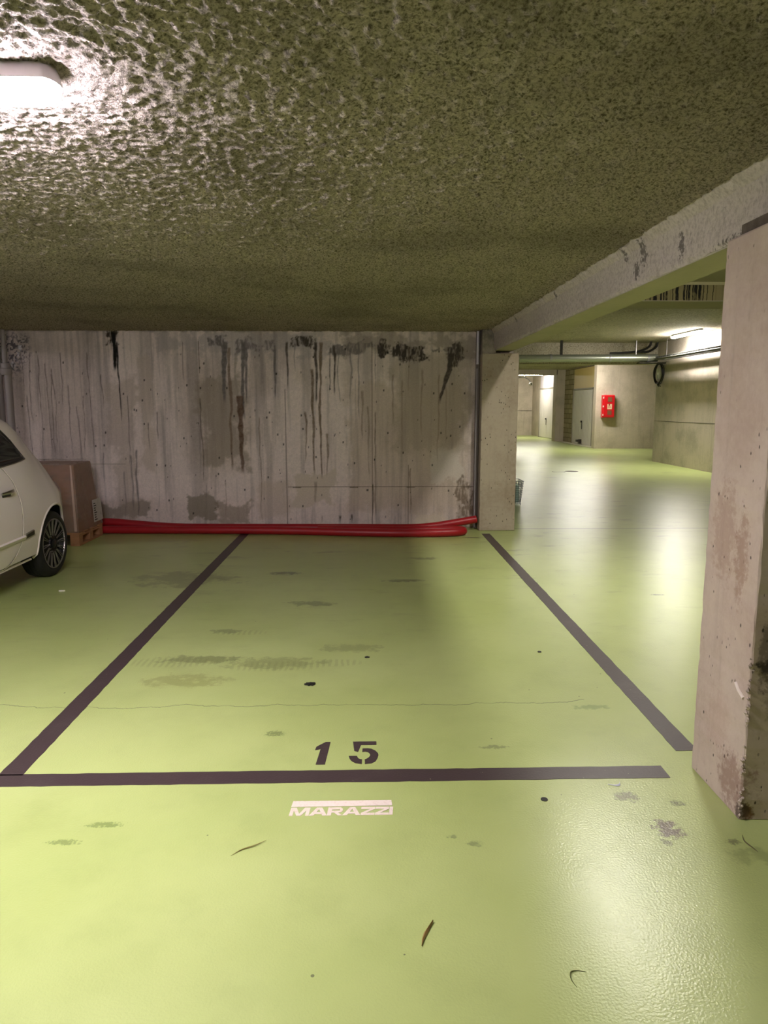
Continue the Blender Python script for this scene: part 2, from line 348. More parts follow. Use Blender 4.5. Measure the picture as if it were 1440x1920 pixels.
# ---------------------------------------------------------------- back wall with its stains
def back_wall():
    x0, x1, z0, z1 = -6.2, 1.75, 0., BAY_H + .02
    sx, sz = .0085, .0085
    nx = int((x1 - x0) / sx) + 1; nz = int((z1 - z0) / sz) + 1
    X, Z = np.meshgrid(np.linspace(x0, x1, nx), np.linspace(z0, z1, nz))
    # px -> metres on this wall
    wx = lambda p: (p - 690) * .006535
    wz = lambda p: EYE + (763 - p) * .00630 if p < 763 else EYE - (p - 763) * .00652
    base = np.array([214, 201, 194.]) ; lo = np.array([192, 179, 170.])
    f = sst(fbm(X * 1.1, Z * .8, 21, 5), .38, .66)[..., None]
    col = base * (1 - f) + lo * f
    st = fbm(X * 9, Z * .55, 31, 5, .6); col *= (1 - .14 * sst(st, .5, .74))[..., None]
    st = fbm(X * 26, Z * .9, 37, 4, .6); col *= (1 - .10 * sst(st, .56, .74))[..., None]
    col *= (1 + .10 * (fbm(X * 45, Z * 45, 41, 3) - .5))[..., None]
    def lay(m, c, a):
        nonlocal col
        m = np.clip(m * a, 0, 1)[..., None]; col = col * (1 - m) + np.array(c, float) * m
    edge = fbm(X * 7, Z * 7, 51, 5, .65); fine = fbm(X * 40, Z * 40, 55, 4, .65)
    wob = lambda s, a=.03: (fbm(Z * 3.2, Z * 0 + s * 3.3, 60 + int(s), 3) - .5) * a
    def region(pa, pb, pc, pd, c, a, soft=.12, rag=.22):
        xa, xb, zb, za = wx(pa), wx(pc), wz(pb), wz(pd)
        d = np.minimum(np.minimum(X - xa, xb - X), np.minimum(Z - za, zb - Z)) + (edge - .5) * rag * 2
        mott = sst(fbm(X * 55, Z * 16, 57, 3, .6), .30, .62)
        lay(sst(d, 0, soft) * (.25 + 1.0 * mott if c[0] < 105 else 1.), c, a)
    # drip: px x, top, bottom, width in m, colour, strength
    def drip(px, pt, pb, wd, c, a, slant=0., seed=None):
        s = px if seed is None else seed
        zt, zb = wz(pt), wz(pb)
        cx = wx(px) + wob(s % 17, .05) + (zt - Z) * slant
        u = np.clip((zt - Z) / (zt - zb), 0, 1)
        width = wd * (1 - .55 * u) * (.5 + fbm(Z * 12, Z * 0 + s, 71, 3))
        m = sst(width - np.abs(X - cx), -.006, .008) * sst(Z - zb, 0, .12) * sst(zt - Z, 0, .03)
        lay(m * (.6 + .8 * fine), c, a)
    brown = (112, 96, 82); grey = (104, 98, 96); blk = (62, 55, 50)
    # large tone patches
    region(375, 690, 470, 885, (144, 133, 118), .7, .15)
    region(180, 938, 285, 975, (140, 130, 116), .75, .06, .14)
    region(350, 925, 405, 975, (134, 125, 110), .8, .04, .14)
    region(405, 935, 470, 985, (134, 122, 106), .6, .06, .14)
    region(205, 700, 270, 990, (166, 153, 140), .5, .15)
    region(268, 660, 300, 890, (182, 168, 154), .55, .08, .1)
    region(480, 900, 545, 978, (186, 172, 158), .6, .08, .12)
    region(555, 885, 625, 948, (198, 186, 172), .95, .04, .16)
    region(805, 835, 868, 905, (206, 202, 198), .9, .04, .14)
    region(775, 965, 840, 992, (196, 184, 166), .7, .05, .12)
    region(640, 700, 890, 975, (172, 156, 138), .45, .2)
    region(720, 640, 895, 860, (150, 138, 122), .5, .2)
    region(860, 900, 890, 975, (104, 90, 76), .6, .05, .22)
    region(630, 620, 905, 668, (126, 116, 104), .5, .08)
    region(300, 620, 640, 668, (150, 144, 142), .45, .08)
    # upper tide line
    region(398, 634, 432, 650, grey, .7, .03, .13); region(455, 640, 520, 658, grey, .55, .03, .14)
    region(548, 634, 600, 652, blk, .75, .03, .12); region(620, 640, 700, 662, grey, .6, .03, .16)
    region(712, 644, 800, 672, blk, .8, .03, .14); region(800, 648, 850, 664, grey, .7, .03, .13)
    region(836, 636, 862, 690, blk, .7, .03, .12)
    drip(846, 660, 760, .035, blk, .85, -.24)
    # main drips
    for a in ((428, 645, 760, .035, grey, .9), (437, 650, 885, .022, brown, .75), (449, 660, 800, .016, (150, 140, 130), .7), (462, 640, 790, .026, grey, .85), (456, 740, 890, .035, (84, 62, 48), .75),
              (468, 650, 760, .018, grey, .8), (520, 645, 752, .016, grey, .85), (543, 640, 732, .013, blk, .8), (555, 640, 700, .008, grey, .6), (574, 770, 870, .012, brown, .8), (588, 690, 892, .020, brown, .85),
              (596, 640, 760, .018, blk, .8), (603, 640, 900, .018, brown, .9), (614, 810, 895, .014, brown, .7), (620, 650, 742, .007, blk, .8), (629, 645, 745, .014, blk, .85), (636, 660, 760, .008, grey, .6),
              (659, 650, 760, .009, grey, .6), (673, 640, 790, .010, grey, .6), (680, 730, 830, .014, brown, .5), (690, 760, 900, .009, brown, .5), (703, 650, 740, .006, grey, .5), (735, 700, 800, .010, brown, .5),
              (753, 710, 860, .008, brown, .45), (765, 650, 740, .008, brown, .5), (790, 690, 820, .012, brown, .4), (820, 700, 870, .009, brown, .5), (835, 720, 840, .007, brown, .5), (590, 900, 950, .02, brown, .4),
              (250, 850, 960, .012, grey, .6), (258, 840, 975, .012, grey, .7), (237, 880, 980, .007, grey, .6), (200, 845, 910, .008, grey, .6), (303, 770, 830, .006, blk, .7), (383, 745, 905, .006, blk, .8), (386, 905, 960, .005, grey, .6),
              (490, 780, 985, .005, brown, .8), (424, 900, 975, .006, brown, .5), (768, 875, 970, .010, brown, .7), (636, 965, 985, .014, blk, .7), (658, 962, 985, .012, blk, .7), (602, 965, 985, .008, brown, .7), (700, 975, 985, .01, brown, .6)):
        drip(*a)
    # black seep with its long thin run
    region(219, 618, 240, 646, blk, .95, .03, .12)
    drip(231, 622, 700, .026, (20, 16, 14), 1.); drip(236, 640, 792, .009, (18, 14, 12), 1., 0.01, 5); drip(224, 622, 662, .008, blk, .9)
    # hairline vertical cracks
    for p, a, b_, s in ((64, 655, 760, 1), (68, 740, 862, 2), (77, 660, 800, 3), (91, 665, 860, 4), (105, 680, 850, 5), (113, 700, 860, 6), (117, 690, 840, 7), (132, 660, 770, 8), (145, 720, 860, 9), (158, 760, 860, 3), (168, 740, 850, 4),
                        (181, 660, 850, 5), (35, 620, 652, 1), (205, 700, 770, 2), (250, 740, 880, 6), (285, 790, 850, 7), (352, 640, 720, 8)):
        drip(p, a, b_, .0045, (60, 52, 48), .75, .015 * ((s % 3) - 1), s)
    for p, a, b_ in ((703, 770, 975), (697, 905, 985)): drip(p, a, b_, .0045, (58, 48, 38), .95)
    # form-board seams and pour line
    for p, a, b_ in ((537, 730, 985), (658, 760, 985), (698, 640, 985), (765, 870, 985), (383, 640, 700), (300, 660, 985), (490, 640, 780)):
        m = (np.abs(X - wx(p)) < .0035) * (Z < wz(a)) * (Z > wz(b_)); lay(m * 1., (72, 62, 52), .6)
    m = (np.abs(Z - wz(912) - .002 * np.sin(X * 9)) < .0045) * (X > wx(540)) * (X < wx(893)); lay(m * (.4 + .8 * fine), (78, 68, 56), .8)
    m = sst(.009 - np.abs(Z - wz(868)), 0, .01) * (X > wx(175)) * (X < wx(240)); lay(m, (110, 100, 88), .5)
    # white efflorescence and pitting, upper left
    d = np.hypot(X - wx(40), (Z - wz(665)) * .8) + (edge - .5) * .35
    lay(sst(d, .32, .1) * sst(fbm(X * 60, Z * 60, 81, 2), .5, .56), (70, 68, 74), .8)
    path_x = wx(33) + np.clip((Z - wz(760)) / (wz(645) - wz(760)), 0, 1) ** 2 * .22
    m = sst(fbm(X * 30, Z * 22, 83, 3), .42, .6) * sst(.05 * (.4 + fine) - np.abs(X - path_x), 0, .03) * (Z < wz(640)) * (Z > wz(760)); lay(m, (214, 212, 214), .9)
    # bug holes
    rs = np.random.RandomState(4)
    for k in range(170):
        bx, bz, r = rs.uniform(-4.3, 1.3), rs.uniform(.1, 2.2), rs.uniform(.004, .010)
        i0 = int((bx - x0) / sx); j0 = int((bz - z0) / sz)
        col[max(j0 - 1, 0):j0 + (1 if r < .006 else 2), i0:i0 + (1 if r < .008 else 2)] *= .5
    # darker band along the foot and the ceiling edge
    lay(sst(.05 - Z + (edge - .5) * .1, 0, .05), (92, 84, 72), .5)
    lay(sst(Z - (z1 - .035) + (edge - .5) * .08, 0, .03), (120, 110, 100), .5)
    col = col * 1.10
    c = np.clip(col / 255, 0, 1); c = np.where(c <= .04045, c / 12.92, ((c + .055) / 1.055) ** 2.4)
    rel = (fbm(X * 6, Z * 3, 91, 4) - .5) * .006
    co = np.stack([X, np.full_like(X, WALL_Y) + rel, Z], -1).reshape(-1, 3)
    idx = np.arange(nx * nz).reshape(nz, nx)
    q = np.stack([idx[:-1, :-1], idx[:-1, 1:], idx[1:, 1:], idx[1:, :-1]], -1).reshape(-1, 4)
    me = bpy.data.meshes.new('wall_back')
    me.vertices.add(len(co)); me.vertices.foreach_set('co', co.astype(np.float32).ravel())
    me.loops.add(q.size); me.loops.foreach_set('vertex_index', q.astype(np.int32).ravel())
    me.polygons.add(len(q)); me.polygons.foreach_set('loop_start', np.arange(0, q.size, 4, dtype=np.int32))
    me.polygons.foreach_set('use_smooth', np.ones(len(q), dtype=bool)); me.update()
    at = me.color_attributes.new('stain', 'FLOAT_COLOR', 'POINT')
    at.data.foreach_set('color', np.concatenate([c.reshape(-1, 3), np.ones((nx * nz, 1))], 1).astype(np.float32).ravel())
    t = NT('stained_concrete')
    a = t.n('ShaderNodeVertexColor', layer_name='stain').outputs[0]
    n = t.noise(70, 4, .7)
    colr = t.mix(t.ramp(n, .3, .7), t.mix(1., a, (.86, .86, .86, 1), 'MULTIPLY'), a)
    t.set(Base_Color=colr, Roughness=.8, Normal=t.bump(t.noise(45, 5, .7), .25, .004)); t.b.inputs['Specular IOR Level'].default_value = .3
    me.materials.append(t.m)
    o = bpy.data.objects.new('wall_back', me); C.objects.link(o); struct(o, 'stained concrete wall behind the bays')
back_wall()
struct(MB().box(-9, 1.75, WALL_Y + .012, WALL_Y + .3, 0, FAR_H).obj('wall_back', M_wall))

# pillars, beam
def rough_box(x0, x1, y0, y1, z0, z1, mat, name, bevel=.008, amp=.004, step=.04):
    """a cast concrete block: subdivided, edges slightly worn"""
    bm = bmesh.new(); bmesh.ops.create_cube(bm, size=1)
    for v in bm.verts:
        v.co = Vector((x0 + (v.co.x + .5) * (x1 - x0), y0 + (v.co.y + .5) * (y1 - y0), z0 + (v.co.z + .5) * (z1 - z0)))
    bmesh.ops.bevel(bm, geom=[e for e in bm.edges], offset=bevel, segments=2, affect='EDGES', profile=.5)
    cuts = int((z1 - z0) / step)
    for k in range(1, cuts):
        bmesh.ops.bisect_plane(bm, geom=bm.verts[:] + bm.edges[:] + bm.faces[:], plane_co=(0, 0, z0 + k * step), plane_no=(0, 0, 1))
    for v in bm.verts:
        k = random.Random(int(v.co.z * 1000) * 7 + int(v.co.x * 50) + int(v.co.y * 50))
        v.co.x += k.uniform(-amp, amp) * .5; v.co.y += k.uniform(-amp, amp) * .5
    me = bpy.data.meshes.new(name); bm.to_mesh(me); bm.free(); me.materials.append(mat)
    o = bpy.data.objects.new(name, me); C.objects.link(o); return o
struct(rough_box(PIL_X0, PIL_X1, 2.327, 2.705, 0, 2.09, M_pillar, 'pillar'), 'bare concrete pillar in front with chipped corner')
struct(rough_box(PIL_X0, PIL_X1, 8.35, 8.80, 0, 2.10, M_pillar_far, 'pillar'), 'bare concrete pillar beside the stained back wall')
struct(rough_box(PIL_X0, PIL_X1, -3.7, -3.3, 0, 2.09, M_pillar, 'pillar'))
struct(rough_box(-4.80, -4.40, 8.35, 8.60, 0, 2.19, M_pillar_far, 'pillar'))
struct(MB().box(-4.68, -4.46, -6, 8.6, 2.19, BAY_H + .02).obj('beam', M_soffit))
def chips():
    b = MB(); rr = random.Random(8)
    for k in range(60):
        z = rr.choice([rr.gauss(.44, .035), rr.uniform(.22, .62), rr.uniform(.02, .25)]); r = rr.uniform(.003, .009)
        c = Vector((PIL_X0 + rr.uniform(-.002, .012), 2.327 + rr.uniform(-.004, .006), max(.008, z)))
        vs = [tuple(c + Vector((rr.uniform(-r, r), rr.uniform(-r, r), rr.uniform(-r, r)))) for _ in range(6)]
        b.add([(c.x - r, c.y, c.z), (c.x + r, c.y, c.z), (c.x, c.y - r, c.z), (c.x, c.y + r, c.z), (c.x, c.y, c.z - r * 1.2), (c.x, c.y, c.z + r * rr.uniform(.7, 1.4))],
              [(0, 2, 5), (2, 1, 5), (1, 3, 5), (3, 0, 5), (2, 0, 4), (1, 2, 4), (3, 1, 4), (0, 3, 4)])
    return b.obj('pillar', concrete('exposed_aggregate', (206, 190, 176), (96, 82, 70), blotch=1., bump=.8))
struct(chips())
struct(MB().tube([(1.334, 2.41, .49), (1.333, 2.385, .47), (1.333, 2.35, .455)], .007, 8).obj('pillar', plain('plaster_smear', (226, 214, 204), .8)))
M_mortar = concrete('mortar_pad', (120, 110, 98), (70, 62, 52), blotch=.9, bump=.9)
struct(MB().box(PIL_X0 + .05, PIL_X1, 2.33, 2.70, 2.085, BEAM_Z + .01).obj('pillar', M_mortar))
struct(MB().box(PIL_X0, BEAM_X0 + .02, 8.37, 8.62, 2.095, BAY_H + .02).obj('beam', concrete('beam_end', (160, 150, 138), (84, 78, 70), blotch=.9, bump=.5)))
def long_beam():
    # cast beam with a coarse fillet where the sprayed ceiling meets it
    b = MB(); ys = [-6] + [-.5 + k * .06 for k in range(152)] + [8.6]; rg = []
    rr = random.Random(3)
    for y in ys:
        j = lambda a=.006: rr.uniform(-a, a)
        rg.append([(BEAM_X1, y, BEAM_Z), (BEAM_X0 + .006 + j(.004), y, BEAM_Z + j(.004)), (BEAM_X0 + j(.003), y, BEAM_Z + .02 + j(.006)), (BEAM_X0 - .002, y, BEAM_Z + .13), (BEAM_X0 - .012 + j(.004), y, BEAM_Z + .19),
                   (BEAM_X0 - .045 + j(.012), y, BAY_H - .006 + j()), (BEAM_X0 - .05, y, BAY_H + .05), (BEAM_X1, y, AISLE_H + .02)])
    b.rings(rg); return b.obj('beam', M_beam)
struct(long_beam(), 'long rough concrete beam carrying the ceiling')
struct(MB().box(BEAM_X0 + .01, BEAM_X1 + .0, -6, 8.6, BEAM_Z - .004, BEAM_Z + .01).obj('beam', M_soffit))

# transverse beam with black drips over the aisle
def drip_beam_mat():
    t = NT('dripped_beam'); x, y, z = t.sep()
    base = lin((150, 138, 104))
    s2 = t.noise(1., 2, .5, stretch=(24, 0, .4))
    col = t.mix(t.ramp(s2, .58, .68, 0, .3), base, lin((70, 60, 44)))
    xw = t.math('ADD', x, t.math('MULTIPLY', t.math('SUBTRACT', t.noise(1., 3, .6, stretch=(6, 0, 9)), .5), .03))
    m = 0.
    for px_, w_ in ((1206, .4), (1212, .3), (1221, .8), (1230, 3.2), (1241, 1.2), (1246, .8), (1251, 1.4), (1262, .5), (1270, 2.6), (1283, 1.4), (1288, .7), (1292, 1.6), (1299, 1.0), (1304, 2.6), (1311, 2.2), (1318, .5), (1325, .4), (1336, .4)):
        k = t.ramp(t.math('ABSOLUTE', t.math('SUBTRACT', xw, 3.63 + (px_ - 1268) * .0065)), w_ * .0065 - .002, w_ * .0065 + .006, 1, 0)
        m = t.math('MAXIMUM', m, k)
    m = t.math('MULTIPLY', m, t.ramp(t.noise(9, 3, .6), .30, .45, .55, 1))
    col = t.mix(m, col, lin((22, 18, 20)))
    t.set(Base_Color=col, Roughness=.8); return t.m
struct(MB().box(BEAM_X1 - .05, RIGHT_X + .1, 8.5, 9.12, 2.722, AISLE_H + .3).obj('beam', drip_beam_mat()), 'concrete cross beam with black drip marks')
struct(MB().box(BEAM_X1, RIGHT_X, 8.485, 8.5, AISLE_H - .03, AISLE_H).obj('trim_1', plain('pale_seal', (190, 182, 150), .7)))
struct(MB().box(BEAM_X1, RIGHT_X, 8.49, 9.14, 2.712, 2.7215).obj('trim_2', M_soffit))
struct(MB().box(1.3, 13, CORNER_Y, CORNER_Y + .35, 2.62, FAR_H + .1).obj('beam', M_ceil_far), 'deep concrete beam across the far aisle')

# side and end walls
struct(MB().box(RIGHT_X, RIGHT_X + .3, -6, CORNER_Y, 0, FAR_H + .2).obj('wall_right', M_wall), 'long grey concrete wall along the aisle')
struct(MB().box(RIGHT_X - .004, RIGHT_X, 8, CORNER_Y, 1.10, 1.108).obj('trim_3', M_dark))
struct(MB().box(1.2, 1.4, WALL_Y + .3, 38, 0, FAR_H + .2).obj('wall_left', M_wall))
struct(MB().box(-9.2, -9, -6, WALL_Y + .3, 0, BAY_H + .2).obj('wall_left', M_wall))
struct(MB().box(-9, 13, -6.2, -6, 0, FAR_H + .2).obj('wall_front', M_wall))
struct(MB().box(8.11, 12.4, END_Y, END_Y + .3, 0, 3.3).obj('wall_end', M_wall2), 'pale concrete wall carrying the fire cabinet')
struct(MB().box(8.11, 8.45, END_Y - .012, END_Y, 2.9, 2.98).obj('trim_4', M_soffit))
struct(MB().box(12.3, 12.5, CORNER_Y, END_Y + .3, 0, 3.3).obj('wall_right', M_wall2))
struct(MB().box(8.12, 12.4, CORNER_Y - .3, CORNER_Y - .01, 0, 3.3).obj('wall_right', M_wall2))
def block_mat():
    t = NT('concrete_blocks')
    p = t.n('ShaderNodeCombineXYZ', i={0: t.sep()[1], 1: t.sep()[2], 2: 0.}).outputs[0]
    br = t.n('ShaderNodeTexBrick', i={'Vector': p, 'Color1': lin((188, 174, 152)), 'Color2': lin((160, 146, 126)), 'Mortar': lin((104, 94, 80)), 'Scale': 1., 'Mortar Size': .012, 'Brick Width': .5, 'Row Height': .2})
    t.set(Base_Color=br.outputs[0], Roughness=.9, Normal=t.bump(t.math('SUBTRACT', 1., br.outputs[1]), .6, .01)); return t.m
struct(MB().box(8.43, 8.6, END_Y + .3, 30.6, 0, 3.1).obj('wall_right', block_mat()), 'block wall between the two garage doors')
struct(MB().box(8.06, 8.60, 30.4, 30.9, 0, 3.1).obj('pillar', M_wall2), 'plain concrete pier between the garage doors')
struct(MB().box(1.3, 8.1, 30.4, 30.9, 2.84, 3.2).obj('lintel', M_wall2), 'concrete lintel over the deep passage')
struct(MB().box(8.62, 8.8, 30.7, 37.4, 0, 3.1).obj('wall_right', M_wall2))
struct(MB().box(1.3, 8.8, 37.2, 37.4, 0, 3.1).obj('wall_end', M_wall2), 'pale concrete wall at the end of the passage')
struct(MB().box(6.5, 8.6, 37.18, 37.2, 1.28, 1.295).obj('trim_5', M_dark))
struct(MB().box(8.08, 8.42, END_Y + .3, 30.4, 0, .02).obj('trim_6', plain('pale_kerb', (190, 186, 160), .7)), 'pale kerb under the garage door')

# garage doors
M_door = plain('white_door', (214, 208, 202), .45, var=.03)
M_frame = plain('door_frame', (150, 142, 128), .6)
M_handle = plain('dark_handle', (48, 42, 38), .4)
def garage_door(n, X, y0, y1, h, lab, upper=None, kick=False):
    e = empty('door_%d' % n, (X, y0, 0), lab, 'door'); struct(e)
    b = MB()
    b.box(X - .03, X, y0 + .05, y1 - .05, .02, h - .05)
    k = y0 + .2
    while k < y1 - .1:
        b.box(X - .036, X - .03, k, k + .012, .05, h - .08); k += .16
    b.obj('panel', M_door, e)
    f = MB().box(X - .06, X, y0, y0 + .05, 0, h).box(X - .06, X, y1 - .05, y1, 0, h).box(X - .06, X, y0, y1, h - .05, h)
    f.obj('frame', M_frame, e)
    c = (y0 + y1) / 2
    MB().box(X - .09, X - .036, c - .03, c + .03, .88, .95).box(X - .10, X - .08, c - .12, c + .03, .92, .945).box(X - .045, X - .036, c - .04, c + .04, .62, .9).obj('handle', M_handle, e)
    if kick:
        MB().box(X - .14, X - .036, c - .04, c + .1, .05, .22).box(X - .20, X - .12, c - .02, c + .2, .12, .2).obj('lock', M_handle, e)
    if upper:
        MB().box(X - .02, X, y0, y1, h, 2.98).obj('transom_panel', upper, e)
    return e
garage_door(1, 8.42, 26.35, 28.95, 2.2, 'white garage door under a yellow panel', plain('yellow_panel', (226, 200, 140), .6), True)
garage_door(2, 8.61, 32.6, 35.4, 2.4, 'white garage door deep in the lit passage', plain('grey_panel', (190, 184, 186), .6))

# ---------------------------------------------------------------- lamps
M_lamp_body = plain('lamp_body', (206, 202, 206), .45, var=.02)
def lamp(name, x, y, z, length, axis, power, col, label, width=.105, height=.085):
    """linear fixture hanging under z: rounded housing, glowing diffuser, clips"""
    e = empty(name, (x, y, z), label, 'lamp', None)
    def pt(a, bb, c): return (x + a, y + bb, z + c) if axis == 'X' else (x + bb, y + a, z + c)
    L = length / 2
    def stadium(l, wd, zz, k=8):
        out = []
        for sgn, st in ((1, -90), (-1, 90)):
            for i in range(k + 1):
                t = math.radians(st + 180 * i / k)
                out.append(pt(sgn * (l - wd * .6) + math.cos(t) * wd * .6, math.sin(t) * wd, zz))
        return out
    hw = width / 2
    MB().rings([stadium(L - .01, hw * .8, 0), stadium(L - .004, hw * .92, -.015), stadium(L, hw, -height * .42), stadium(L, hw, -height * .5)]).obj('housing', M_lamp_body, e, smooth=True)
    MB().rings([stadium(L - .002, hw * .97, -height * .5), stadium(L - .006, hw * .93, -height * .68), stadium(L - .02, hw * .78, -height * .88), stadium(L - .04, hw * .5, -height)]).obj('diffuser', emis(name + '_glow', col, power), e, smooth=True)
    for s in (-1, -.33, .33, 1):
        for sd in (-1, 1):
            c = MB(); a = s * (L - .17)
            p = [pt(a - .012, sd * (hw + .0), -height * .62), pt(a + .012, sd * (hw + .0), -height * .62), pt(a + .012, sd * (hw + .006), -height * .62), pt(a - .012, sd * (hw + .006), -height * .62)]
            q = [pt(a - .012, sd * (hw + .0), -height * .3), pt(a + .012, sd * (hw + .0), -height * .3), pt(a + .012, sd * (hw + .006), -height * .3), pt(a - .012, sd * (hw + .006), -height * .3)]
            c.add(p + q, [(0, 1, 2, 3), (4, 7, 6, 5), (0, 4, 5, 1), (1, 5, 6, 2), (2, 6, 7, 3), (3, 7, 4, 0)]).obj('clip', M_lamp_body, e)
    return e
lamp('ceiling_lamp', -1.42, 2.05, BAY_H, 1.2, 'X', LAMP['bay'], COOL, 'glowing linear lamp on the rough ceiling over the bays')
lamp('ceiling_lamp', -1.42, -2.6, BAY_H, 1.2, 'X', LAMP['behind'], COOL, 'added unseen linear lamp over the bays, before the front pillar')  # out-of-view lamp added to brighten the near floor
lamp('ceiling_lamp', 2.10, 5.45, AISLE_H, 1.5, 'Y', LAMP['aisle'], WARM, 'linear lamp above the aisle just beyond the long beam')
lamp('ceiling_lamp', 4.6, 1.0, AISLE_H, 1.5, 'Y', LAMP['aisle_near'], WARM, 'linear lamp over the aisle beside the front pillar')
lamp('ceiling_lamp', 7.30, 16.4, FAR_H, 1.5, 'Y', LAMP['aisle_far'], WARM, 'glowing linear lamp above the cable tray by the right wall')
lamp('ceiling_lamp', 7.25, 23.9, 3.05, 1.5, 'X', LAMP['hall'], WARM, 'glowing linear lamp in front of the yellow-topped garage door')
lamp('ceiling_lamp', 7.6, 34.0, 3.05, 1.5, 'X', LAMP['deep'], WARM, 'glowing linear lamp inside the deep passage')
lamp('ceiling_lamp', -6.0, 6.6, BAY_H, 1.2, 'X', LAMP['left'], COOL, 'linear lamp on the ceiling over the next bays')

# ---------------------------------------------------------------- floor paint
M_line = NT('dark_paint')
_n = M_line.noise(4, 5, .7); _s = M_line.noise(70, 2, .5)
_c = M_line.mix(M_line.ramp(_n, .5, .72, 0, .5), lin((66, 54, 54)), lin((82, 72, 70)))
_c = M_line.mix(M_line.ramp(M_line.noise(40, 3, .7), .70, .76, 0, .8), _c, lin((150, 146, 120)))
M_line = M_line.set(Base_Color=_c, Roughness=.42, Normal=M_line.bump(M_line.noise(110, 2), .35, .002))
def ragged(x0, y0, x1, y1, wd, step=.05, j=.0018, z=.0015, cut0=0., cut1=0.):
    """a painted stripe from a to b with a slightly uneven edge"""
    a, b_ = Vector((x0, y0)), Vector((x1, y1)); d = (b_ - a); L = d.length; d.normalize(); nrm = Vector((-d.y, d.x)); n = int(L / step)
    rr = random.Random(int(x0 * 100 + y1 * 31)); left, right = [], []
    for i in range(n + 1):
        p = a + d * (L * i / n)
        left.append(p + nrm * (wd / 2 + rr.uniform(-j, j)) + d * (cut0 * (i == 0) + cut1 * (i == n)))
        right.append(p - nrm * (wd / 2 + rr.uniform(-j, j)))
    vs = [(p.x, p.y, z) for p in left] + [(p.x, p.y, z) for p in right] + [(p.x, p.y, 0) for p in left] + [(p.x, p.y, 0) for p in right]
    m = n + 1; fs = []
    for i in range(n):
        fs += [(i, i + 1, m + i + 1, m + i), (2 * m + i, 2 * m + i + 1, i + 1, i), (m + i, m + i + 1, 3 * m + i + 1, 3 * m + i)]
    fs += [(0, m, 3 * m, 2 * m), (n, 2 * m + n, 3 * m + n, m + n)]
    return MB().add(vs, fs)
tag(ragged(-1.457, 2.70, -1.457, 8.2, .098).obj('parking_line', M_line), 'dark painted line between the white car and the empty bay', 'floor marking', 'dark parking bay lines')
tag(ragged(1.382, 2.846, 1.382, 8.15, .096, cut0=-.0).obj('parking_line', M_line), 'dark painted line running from front pillar to far pillar', 'floor marking', 'dark parking bay lines')
tag(ragged(-3.3, 2.655, 1.215, 2.672, .095).obj('parking_line', M_line), 'dark painted line across the mouth of the bay below number 15', 'floor marking', 'dark parking bay lines')

def flat(name, polys, M, mat, parent, z=.0014):
    b = MB()
    for p in polys:
        b.prism([tuple(M(q)) for q in p], 0, z)
    return b.obj(name, mat, parent)
def strip_poly(outer, inner):
    """arc band as quads"""
    return [[outer[i], outer[i + 1], inner[i + 1], inner[i]] for i in range(len(outer) - 1)]
# number 15 (unit: cell coordinates taken on the stencil, x right, y up, metres)
num = empty('bay_number', (-.1, 2.86, 0), 'black stencilled number 15 painted above the bay line', 'floor marking')
sh = lambda q: (q[0] + (q[1]) * .03, q[1] + 0)
def at(ox, oy): return lambda q: (ox + q[0] + q[1] * .0, oy + q[1])
one = [(.012, 0), (.051, 0), (.064, .2), (.043, .2), (.018, .172), (.004, .155), (0, .125), (.012, .128), (.024, .135)]
flat('digit', [one], at(-.236, 2.762), M_line, num)
five = [[(.016, .2), (.120, .2), (.120, .168), (.052, .167), (.040, .105), (.023, .115)]]
fo = [(.059, .135), (.080, .137), (.097, .133), (.115, .115), (.126, .092), (.128, .076), (.124, .050), (.115, .022), (.098, .005), (.070, 0)]
fi = [(.058, .105), (.072, .108), (.083, .102), (.089, .092), (.092, .082), (.092, .072), (.088, .060), (.082, .050), (.076, .043), (.069, .039)]
five += strip_poly(fo, fi)
five += strip_poly([(0, .07), (.005, .045), (.013, .027), (.030, .008), (.057, 0)], [(.036, .07), (.038, .058), (.043, .047), (.050, .041), (.058, .039)])
flat('digit', five, at(-.088, 2.762), M_line, num)

